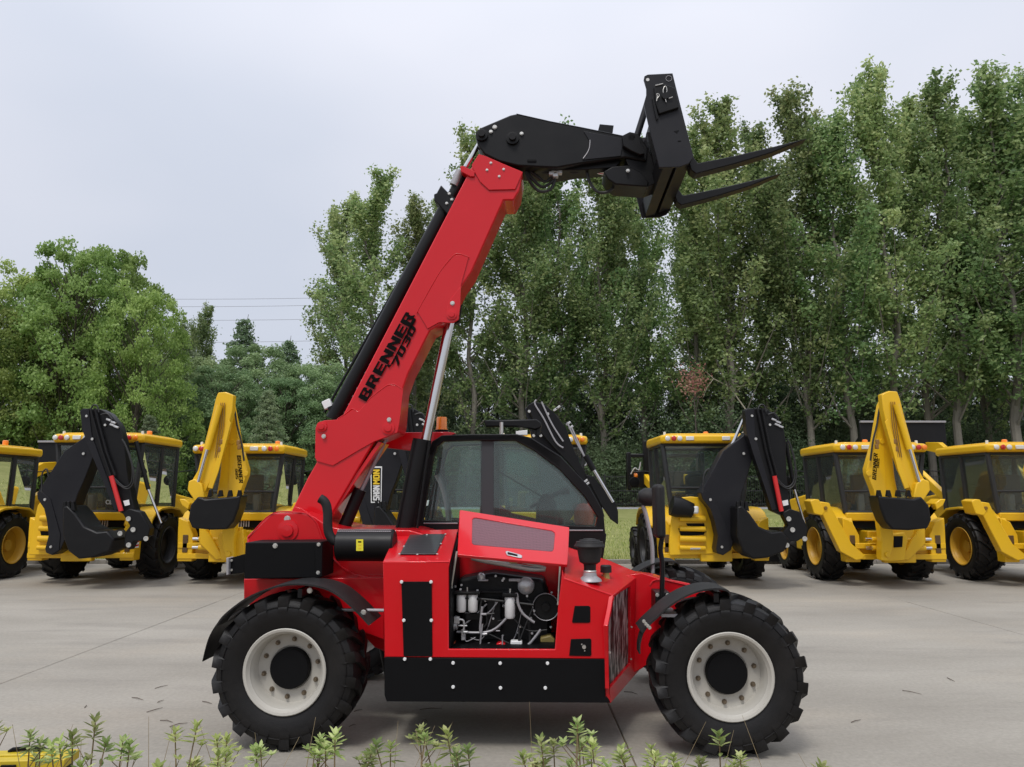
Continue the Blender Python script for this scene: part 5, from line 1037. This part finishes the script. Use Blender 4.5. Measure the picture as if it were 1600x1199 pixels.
# ------------------------------------------------------------------ trees
def tree_meshes(seed, kind):
    rng = np.random.default_rng(seed); rnd = random.Random(seed)
    tr = MB(); P = []; tint = []; size = []
    if kind == 'poplar':
        H = 20.0; r0 = 0.175
        wob = [(rnd.uniform(-.25,.25), rnd.uniform(-.25,.25)) for _ in range(11)]
        tp_ = [Vector((wob[i][0]*min(i,4)*.35, wob[i][1]*min(i,4)*.35, H*i/10.5)) for i in range(11)]
        tr.tube(smooth_path(tp_, 2), [r0*(1-0.93*i/20) for i in range(21)], 9)
        def trunk_at(z):
            i = min(9, int(z/(H/10.5))); f = z/(H/10.5)-i; return tp_[i].lerp(tp_[i+1], f)
        nb = 60
        for b in range(nb):
            u = (b+rnd.random())/nb; z = H*(0.16+0.80*u); base = trunk_at(min(z, H*0.95)); az = rnd.uniform(0, 2*math.pi)
            L = (0.85 + 3.4*(1-u)**0.75) * rnd.uniform(0.55, 1.35)
            if u < 0.18: L *= 0.75
            el = R(rnd.uniform(38, 66) if u < .62 else rnd.uniform(48, 76)); d = Vector((math.cos(az)*math.cos(el), math.sin(az)*math.cos(el), math.sin(el)))
            mid = base + d*L*0.5 + Vector((0,0,-0.05*L)); tip = base + d*L + Vector((0,0,0.25*L))
            br = r0*(0.10+0.22*(1-u)); tr.tube([base, mid, tip], [br, br*.6, br*.15], 5, caps=False)
            nc = int(3 + L*2.9)
            for c in range(nc):
                t = 0.25 + 0.78*(c+rnd.random())/nc
                p = base.lerp(mid, t*2) if t < .5 else mid.lerp(tip, t*2-1)
                if u < 0.12 and rnd.random() < 0.5: continue
                if u < 0.6 and rnd.random() < 0.27: continue
                cl = rnd.uniform(0,1); k = rnd.randint(30, 64); sg = rnd.uniform(0.13, 0.27)*(1.0 if u < .8 else .75)
                q = rng.normal(size=(k,3))*np.array([sg,sg,sg*1.05]) + np.array(p)
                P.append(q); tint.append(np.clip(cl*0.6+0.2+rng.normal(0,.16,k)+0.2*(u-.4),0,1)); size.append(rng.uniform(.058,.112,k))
        mat, bark = POPL, BARK
    elif kind == 'dense':
        H = 12.0; r0 = 0.28
        tr.tube([(0,0,0),(0.1,0,3),(0,0.1,6.5),(0,0,9)], [r0,.22,.12,.03], 9)
        nc = 165
        for b in range(nc):
            u = (b+rnd.random())/nc; z = 1.0 + 10.4*u; az = b*2.39996+rnd.uniform(-.4,.4)
            env = 3.5*math.sqrt(max(0.02, 1-((z-4.4)/7.6)**2)) if z > 4.4 else 3.5*(0.78+0.22*(z-1)/3.4)
            lob = 1+0.16*math.sin(az*3+seed)+0.10*math.sin(az*5+z)
            rr = env*lob*(0.62+0.40*rnd.random()**.6) if rnd.random() < .82 else env*rnd.uniform(.1,.6)
            c = Vector((math.cos(az)*rr, math.sin(az)*rr, z+rnd.uniform(-.3,.3)))
            st_ = Vector((0,0,max(.8, z-1.2-rr*.55))); tr.tube([st_, st_.lerp(c,.55)+Vector((0,0,-.1)), c], [.055*(1.2-u),.03,.01], 5, caps=False)
            cl = rnd.random(); k = rnd.randint(190, 290); rad = rnd.uniform(.52,.92)*(1 if z < 9.5 else .72)
            q = rng.normal(size=(k,3)); q /= np.linalg.norm(q,axis=1,keepdims=True); q[:,2] = np.where(q[:,2] < -.25, -q[:,2]*rng.random(k), q[:,2])
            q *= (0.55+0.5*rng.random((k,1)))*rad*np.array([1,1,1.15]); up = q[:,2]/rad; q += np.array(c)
            P.append(q); tint.append(np.clip(cl*.42+.26+.12*up+rng.normal(0,.13,k),0,1)); size.append(rng.uniform(.055,.10,k))  # upper side of each clump tinted lighter, as if lit from above
        mat, bark = DENSEL, BARKD
    elif kind == 'cedar':
        H = 12.0; tr.tube([(0,0,0),(0,0,6),(0.1,0,11.2),(0.25,0,12)], [.22,.13,.03,.012], 8)
        nb = 74
        for b in range(nb):
            u = (b+.5)/nb; z0 = 1.0+10.6*u; az = b*2.399+rnd.uniform(-.3,.3); L = (3.3*(1-u)**.85+.3)*rnd.uniform(.7,1.15)
            d = Vector((math.cos(az), math.sin(az), 0)); base = Vector((0,0,z0)); mid = base + d*L*.55 + Vector((0,0,.22*L)); tip = base + d*L + Vector((0,0,.02*L))
            tr.tube([base,mid,tip], [.04*(1.2-u),.025,.008], 5, caps=False)
            nc = int(4+L*4)
            for c in range(nc):
                t = .15+.87*(c+rnd.random())/nc; p = base.lerp(mid,t*2) if t<.5 else mid.lerp(tip,t*2-1)
                k = 26; side = d.cross(Vector((0,0,1))); w = .42*(1-abs(t-.6))*(.4+L*.25)
                q = np.array(p) + rng.normal(size=(k,1))*np.array(side)*w + rng.normal(size=(k,3))*np.array([.10,.10,.05]); q[:,2] -= np.abs(rng.normal(0,.10,k))
                P.append(q); tint.append(np.clip(rnd.random()*.5+.25+rng.normal(0,.15,k),0,1)); size.append(rng.uniform(.05,.11,k))
        mat, bark = CEDL, BARKD
    elif kind == 'shrub':
        for s in range(7):
            az = rnd.uniform(0,6.28); tip = Vector((math.cos(az)*rnd.uniform(.3,1.3), math.sin(az)*rnd.uniform(.3,1.3), rnd.uniform(1.8,3.2))); tr.tube([(0,0,0), tip*.5+Vector((0,0,.2)), tip], [.05,.03,.01], 5, caps=False)
            for c in range(13):
                p = tip*(0.2+.85*rnd.random()) + Vector((rnd.gauss(0,.5),rnd.gauss(0,.5),rnd.gauss(0,.3))); k = rnd.randint(120,190); cl = rnd.random()
                q = rng.normal(size=(k,3))*.32 + np.array(p); q[:,2] = np.maximum(q[:,2], .02); P.append(q); tint.append(np.clip(cl*.6+.2+rng.normal(0,.13,k),0,1)); size.append(rng.uniform(.03,.058,k))
        mat, bark = SHRL, BARKD
    P = np.concatenate(P); tint = np.concatenate(tint); size = np.concatenate(size)
    U, V = rand_axes(rng, len(P), size)
    crown = card_mesh(kind+'_crown', P, U, V, tint, mat)
    t_o = tr.build('trunk_tmp', bark); trunk = t_o.data; bpy.data.objects.remove(t_o)
    return trunk, crown
POPS = [tree_meshes(s, 'poplar') for s in (11, 12, 13, 14, 15)]; DENS = [tree_meshes(s, 'dense') for s in (21, 22)]
CEDS = [tree_meshes(s, 'cedar') for s in (31, 32)]; SHRS = [tree_meshes(s, 'shrub') for s in (41, 42, 43)]
TR = random.Random(77)
def tree(name, meshes, X, Y, H, H0, label, group, wx=1.0, cat='tree', crown_mat=None):
    gzl = z46 + max(0, (Y-49.5)*0.006) if Y > 46 else lawn_z(Y)
    r = empty(name, (X, Y, gzl-0.05), TR.uniform(0, 6.28)); s = H/H0; r.scale = (s*wx, s*wx, s); tag(r, label, cat, group)
    link('trunk', meshes[0], r); c = link('crown', meshes[1], r)
    if crown_mat: c.material_slots[0].link = 'OBJECT'; c.material_slots[0].material = crown_mat
    return r
def top_tree(name, meshes, px, py, Y, H0, label, group, wx=1.0, **k):
    p = at(px, py, Y); gzl = z46 if Y > 46 else lawn_z(Y); return tree(name, meshes, p.x, Y, p.z-gzl, H0, label, group, wx, **k)
GP = 'tall poplars behind the parked machines'
front = [(588,252,38,'leftmost tall poplar, standing left of the red boom'),(650,300,41,'poplar showing just left of the upper red boom'),(738,196,42,'poplar whose tip rises behind the red boom top'),
 (815,205,42,'poplar behind the left end of the black jib'),(872,188,44,'poplar directly below the middle of the black jib'),(935,215,42,'poplar behind the right end of the black jib'),(1000,215,45,'poplar behind the fork carriage'),
 (1080,190,43,'poplar just right of the fork carriage plate'),(1122,133,41,'tall poplar rising above the middle of the forks'),(1180,180,43,'poplar behind the outer half of the forks'),(1236,118,41,'tall poplar rising beside the fork tips'),
 (1300,165,40,'shorter poplar right of the fork tips'),(1361,90,39,'tallest poplar, right of the fork tips'),(1412,140,42,'poplar between the two tallest pointed ones on the right'),(1456,112,40,'pointed poplar above the raised loader bucket'),
 (1500,160,43,'shorter poplar above the rightmost cab'),(1541,97,39,'tall poplar close to the right edge, above the last cab'),(1602,98,40,'poplar cut by the right edge'),(1680,95,41,'poplar mostly beyond the right edge')]
for i, (px, py, Y, lab) in enumerate(front):
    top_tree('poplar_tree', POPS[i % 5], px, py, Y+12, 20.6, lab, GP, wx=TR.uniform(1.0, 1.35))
# rows behind
for i in range(9):
    px = 560 + i*130 + TR.uniform(-15,15); top_tree('poplar_tree', POPS[(i*3+1) % 5], px, TR.uniform(240, 320), 66+TR.uniform(-2,4), 20.6, 'slender poplar in the second row, partly hidden by the front poplars', 'second row poplars', wx=1.15)
GD = 'dense green trees at the left'
for px, py, Y, wx, lab in ((128,374,36,.82,'largest dense green tree, at the far left'),(186,380,38,.72,'dense tree against the right flank of the largest green tree'),(226,438,35,.72,'lower rounded dense tree at the right of the left clump'),(60,408,37,.85,'dense tree against the left flank of the largest green tree'),(0,468,35,.95,'dense tree cut by the left edge'),(-70,500,34,1.0,'dense tree mostly beyond the left edge')):
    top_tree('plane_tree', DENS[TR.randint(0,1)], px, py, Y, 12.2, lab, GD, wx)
for px, py, Y, lab in ((283,494,44,'feathery cedar tip against the sky beside the dense green clump'),(383,488,47,'tallest feathery cedar between the green clump and red boom'),(452,522,48,'dark cedar nearest to the red boom'),(420,600,36,'low dark cedar above the yellow cab beside the red boom'),(235,640,32,'low cedar branches just above the cab with the black arm')):
    top_tree('cedar_tree', CEDS[TR.randint(0,1)], px, py, Y, 12.1, lab, 'cedars at the left', 0.95)
for px, py, Y, lab in ((325,470,50,'thin young poplar standing between two cedars'),(304,505,51,'shorter thin poplar left of the thin young poplar')): top_tree('poplar_tree', POPS[2], px, py, Y, 20.6, lab, 'thin poplars at the left', 0.9)
for bi, (px, py, Y) in enumerate(sorted(((300,548,42),(350,568,39),(405,532,43),(450,585,41),(495,560,43),(540,600,42),(270,560,45)))):
    top_tree('small_broadleaf_tree', DENS[TR.randint(0,1)], px, py, Y, 12.2, ('first','second','third','fourth','fifth','sixth','seventh')[bi] + ' bushy tree from the left in the low belt left of the red boom', 'low bushy trees left of the boom', 1.15, crown_mat=BUSHL)
for i in range(18):
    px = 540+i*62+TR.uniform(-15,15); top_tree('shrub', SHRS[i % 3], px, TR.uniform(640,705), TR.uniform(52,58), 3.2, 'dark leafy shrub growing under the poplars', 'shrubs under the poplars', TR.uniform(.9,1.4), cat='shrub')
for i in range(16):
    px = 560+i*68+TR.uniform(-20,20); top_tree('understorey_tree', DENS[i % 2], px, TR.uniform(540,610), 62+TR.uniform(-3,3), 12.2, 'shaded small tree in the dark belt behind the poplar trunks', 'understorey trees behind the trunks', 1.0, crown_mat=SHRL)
wp = at(1083, 592, 51); dz = empty('withered_tree', (wp.x, 51, z46-.05)); tag(dz, 'small tree with a tuft of brown withered leaves among the green poplars', 'tree')
hw = wp.z - z46; MB().tube([(0,0,0),(.1,0,hw*.5),(0,0,hw)], [.09,.06,.02], 6).tube([(0.05,0,hw*.7),(.5,.1,hw*.95)], [.03,.01], 5).build('trunk', BARKD, dz)
rng = np.random.default_rng(4); P = rng.normal(size=(420,3))*np.array([.5,.45,.55]) + np.array([0,0,hw-.1]); U, V = rand_axes(rng, 420, rng.uniform(.06,.11,420)); link('crown', card_mesh('brown_crown', P, U, V, rng.random(420), BROWNL), dz)
# bare grey branch over the charcoal arm
p0 = at(1165, 640, 51); tag(MB().tube([p0+Vector((1.6,0.3,-4.5)), p0+Vector((.9,0.2,-1.6)), p0], [.09,.07,.05], 6).tube([p0, at(1140,605,51), at(1115,592,51), at(1102,580,51)], [.05,.04,.03,.01], 6).tube([at(1115,592,51), at(1105,605,51), at(1099,621,51)], [.03,.02,.01], 5).tube([at(1140,605,51), at(1165,603,51)], [.03,.008], 5).build('dead_tree', pmat('pale_bark', (0.34,0.31,0.24), 0.9)), 'bare pale forked branch above the charcoal digging arm', 'dead tree')
# far woods seen between the trunks
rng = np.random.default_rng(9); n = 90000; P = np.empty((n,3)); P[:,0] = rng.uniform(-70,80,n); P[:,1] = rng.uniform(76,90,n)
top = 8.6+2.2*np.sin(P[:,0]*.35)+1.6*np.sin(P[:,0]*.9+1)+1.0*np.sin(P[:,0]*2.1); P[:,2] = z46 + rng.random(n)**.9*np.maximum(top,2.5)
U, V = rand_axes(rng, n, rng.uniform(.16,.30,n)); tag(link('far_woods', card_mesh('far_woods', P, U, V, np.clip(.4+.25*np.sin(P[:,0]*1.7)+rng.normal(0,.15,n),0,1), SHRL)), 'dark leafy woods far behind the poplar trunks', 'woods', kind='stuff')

# ------------------------------------------------------------------ foreground weeds, tool box, twigs
def weed_mesh(seed, nst, spread):
    rnd = random.Random(seed); st = MB(); lv = []; lf = []; tint = []
    def leaf(p, d, L, w):
        d = d.normalized(); s = d.cross(Vector((0,0,1))); s = s.normalized() if s.length > .1 else Vector((1,0,0)); u = s.cross(d); b = len(lv); tv = rnd.random()
        lv.extend([p, p+d*L*.35+s*w+u*L*.04, p+d*L*.72+s*w*.8, p+d*L-u*L*.08, p+d*L*.72-s*w*.8, p+d*L*.35-s*w+u*L*.04, p+d*L*.55-u*L*.06])
        lf.extend([(b,b+1,b+6),(b+1,b+2,b+6),(b+2,b+3,b+6),(b+3,b+4,b+6),(b+4,b+5,b+6),(b+5,b,b+6)]); tint.extend([tv]*6)
    for s in range(nst):
        x, y = rnd.gauss(0,spread*.35), rnd.gauss(0,spread*.35); hgt = rnd.uniform(.72,1.0) if s else 1.0
        tip = Vector((x+rnd.gauss(0,spread), y+rnd.gauss(0,spread), hgt)); base = Vector((x,y,0)); mid = base.lerp(tip,.5)+Vector((rnd.gauss(0,.02),rnd.gauss(0,.02),0))
        if s == 0: tip.x = 0; tip.y = 0
        st.tube(smooth_path([base,mid,tip],3), [.0045,.0042,.004,.0037,.0034,.003,.0022], 5, caps=False)
        for j in range(rnd.randint(3,5)):
            hz = hgt-.012*j*1.6; p = tip - Vector((0,0,.020*j)); n_ = 5
            for q in range(n_):
                a = q*2*math.pi/n_+j*.7+rnd.uniform(-.2,.2); el = R(55-16*j+rnd.uniform(-12,12)); leaf(p, Vector((math.cos(a)*math.cos(el), math.sin(a)*math.cos(el), math.sin(el))), rnd.uniform(.030,.052)*(1+.12*j), rnd.uniform(.006,.010))
        for j in range(rnd.randint(2,6)):
            t = rnd.uniform(.55,.93); p = base.lerp(tip,t); a = rnd.uniform(0,6.28); el = R(rnd.uniform(0,45)); leaf(p, Vector((math.cos(a)*math.cos(el), math.sin(a)*math.cos(el), math.sin(el))), rnd.uniform(.025,.05), .008)
        for j in range(rnd.randint(0,2)):
            t = rnd.uniform(.7,.9); p = base.lerp(tip,t); a = rnd.uniform(0,6.28); e = p+Vector((math.cos(a)*.06,math.sin(a)*.06,.06+rnd.random()*.04)); st.tube([p,e],[.0025,.0015],4,caps=False)
            for q in range(6): aa = q*1.05; leaf(e, Vector((math.cos(aa)*.75,math.sin(aa)*.75,.65)), rnd.uniform(.025,.042), .007)
    me = bpy.data.meshes.new('weed_leaves'); me.from_pydata([tuple(v) for v in lv], [], lf); a = me.attributes.new('tint','FLOAT','FACE'); a.data.foreach_set('value', tint); me.materials.append(WEEDL); me.polygons.foreach_set('use_smooth',[True]*len(lf)); me.update()
    so = st.build('tmp', STEMM); sm = so.data; bpy.data.objects.remove(so); return sm, me
WE = [weed_mesh(s, ns, sp) for s, ns, sp in ((1,1,.02),(2,2,.05),(3,3,.07),(4,4,.08),(5,2,.04),(6,3,.06),(7,5,.09))]
spots = [(5,1152),(57,1124),(66,1146),(112,1136),(138,1156),(161,1150),(203,1156),(256,1174),(285,1150),(316,1188),(362,1184),(387,1150),(422,1168),(480,1154),(500,1175),(530,1151),(558,1166),(580,1160),(622,1178),(684,1135),(694,1152),(748,1168),(770,1147),(838,1186),(864,1160),(878,1164),(905,1148),(916,1135),(950,1174),(980,1180),(1018,1178),(1042,1182),(1098,1192),(1164,1157),(1186,1186),(1212,1190)]
ORD = ['first','second','third','fourth','fifth','sixth','seventh','eighth','ninth','tenth','eleventh','twelfth','thirteenth','fourteenth','fifteenth','sixteenth','seventeenth','eighteenth','nineteenth','twentieth','twenty-first','twenty-second','twenty-third','twenty-fourth','twenty-fifth']
spots.sort(); nleft = sum(1 for q in spots if q[0] <= 380)
for i, (px, py) in enumerate(spots):
    Y = 2.9 + TR.random()*0.75; p = at(px, py, Y); hgt = p.z-0.03
    r = empty('weed_plant', (p.x, Y, 0.03), TR.uniform(0,6.28)); r.scale = (1, 1, hgt); r.rotation_euler = (TR.gauss(0,.10), TR.gauss(0,.10), TR.uniform(0,6.28))
    near_right = px > 380
    tag(r, (ORD[i-nleft] + ' pale green weed sprig along the bottom edge, counted rightwards from the rear wheel' if near_right else ORD[i] + ' weed from the left edge, growing beside the yellow lidded box'), 'plant', 'weeds along the front edge' if near_right else 'weeds at the lower left')
    k = WE[TR.randint(0, 6)]; link('stem', k[0], r); c = link('foliage', k[1], r); c.scale = (1,1,1)
m = MB(); dr = random.Random(15)
for k in range(46):
    x = dr.uniform(-2.6,1.35); y = dr.uniform(2.9,3.7); h = dr.uniform(.55,.88); m.tube([(x,y,.02),(x+dr.gauss(0,.03),y+dr.gauss(0,.03),h*.6),(x+dr.gauss(0,.07),y+dr.gauss(0,.07),h)], [.0022,.0018,.0008], 4, caps=False)
tag(m.build('dry_grass', pmat('straw', (0.26,0.20,0.11), 0.85, noise=0.25), fix=False), 'thin dry grass stems standing between the weeds along the bottom edge', 'dry grass', kind='stuff')
# yellow and black tool box
tb = at(48, 1176, 4.62); t0 = empty('tool_box', (tb.x, 4.62, 0.03), R(4)); tag(t0, 'black box with yellow lid and dark carry handle at the lower left corner', 'tool box')
hz_ = tb.z-0.03; 
MB().bb(-0.23,0.215,-0.085,0.065,0,hz_-0.06).build('box_body', PLAS, t0, bevel=0.015)
m = MB(); m.prism([(-0.25,-0.10,hz_-0.06),(0.235,-0.10,hz_-0.06),(0.235,0.08,hz_-0.06),(-0.25,0.08,hz_-0.06)], (0,0,0.05)); m.prism([(-0.20,-0.03,hz_-0.012),(0.16,-0.03,hz_-0.012),(0.16,0.05,hz_-0.012),(-0.20,0.05,hz_-0.012)], (0,0,0.012)); m.build('lid', pmat('yellow_plastic', (0.50,0.37,0.02), 0.4, noise=0.15), t0, bevel=0.018)
m = MB(); m.tube(smooth_path([(-0.12,0.02,hz_-0.02),(-0.11,0.02,hz_+0.012),(0.06,0.02,hz_+0.012),(0.07,0.02,hz_-0.02)],3), .012, 8); m.build('handle', SATIN, t0)
MB().bb(-0.10,-0.02,-0.115,-0.10,hz_-0.10,hz_-0.03).build('latch', SATIN, t0, bevel=0.004)
# twigs on the concrete
tw = [((206,1091),(224,1095)),((229,1114),(254,1107)),((250,1127),(270,1130)),((265,1137),(293,1131)),((316,1097),(331,1101)),((242,1077),(262,1072)),((656,1110),(690,1108)),((660,1127),(668,1129)),((553,1113),(566,1110)),((545,1137),(556,1134)),((975,1082),(996,1086)),((1410,1080),(1440,1086)),((1330,1130),(1345,1126)),((1480,1060),(1492,1066)),((132,1107),(135,1103)),((246,1099),(256,1095))]
for a, b in tw:
    def g(p): d = ray(*p); return CAM + d*(-CAM.z/d.z)
    p, q = g(a), g(b); z = Vector((0,0,.006)); md = (p+q)/2+Vector((TR.uniform(-.01,.01),TR.uniform(-.02,.02),.004)); tag(MB().tube([p+z, md+z, q+z], [.003,.0035,.0015], 5).build('twig', TWIGM), 'thin dry twig lying on the grey concrete', 'twig', 'twigs scattered on the concrete')
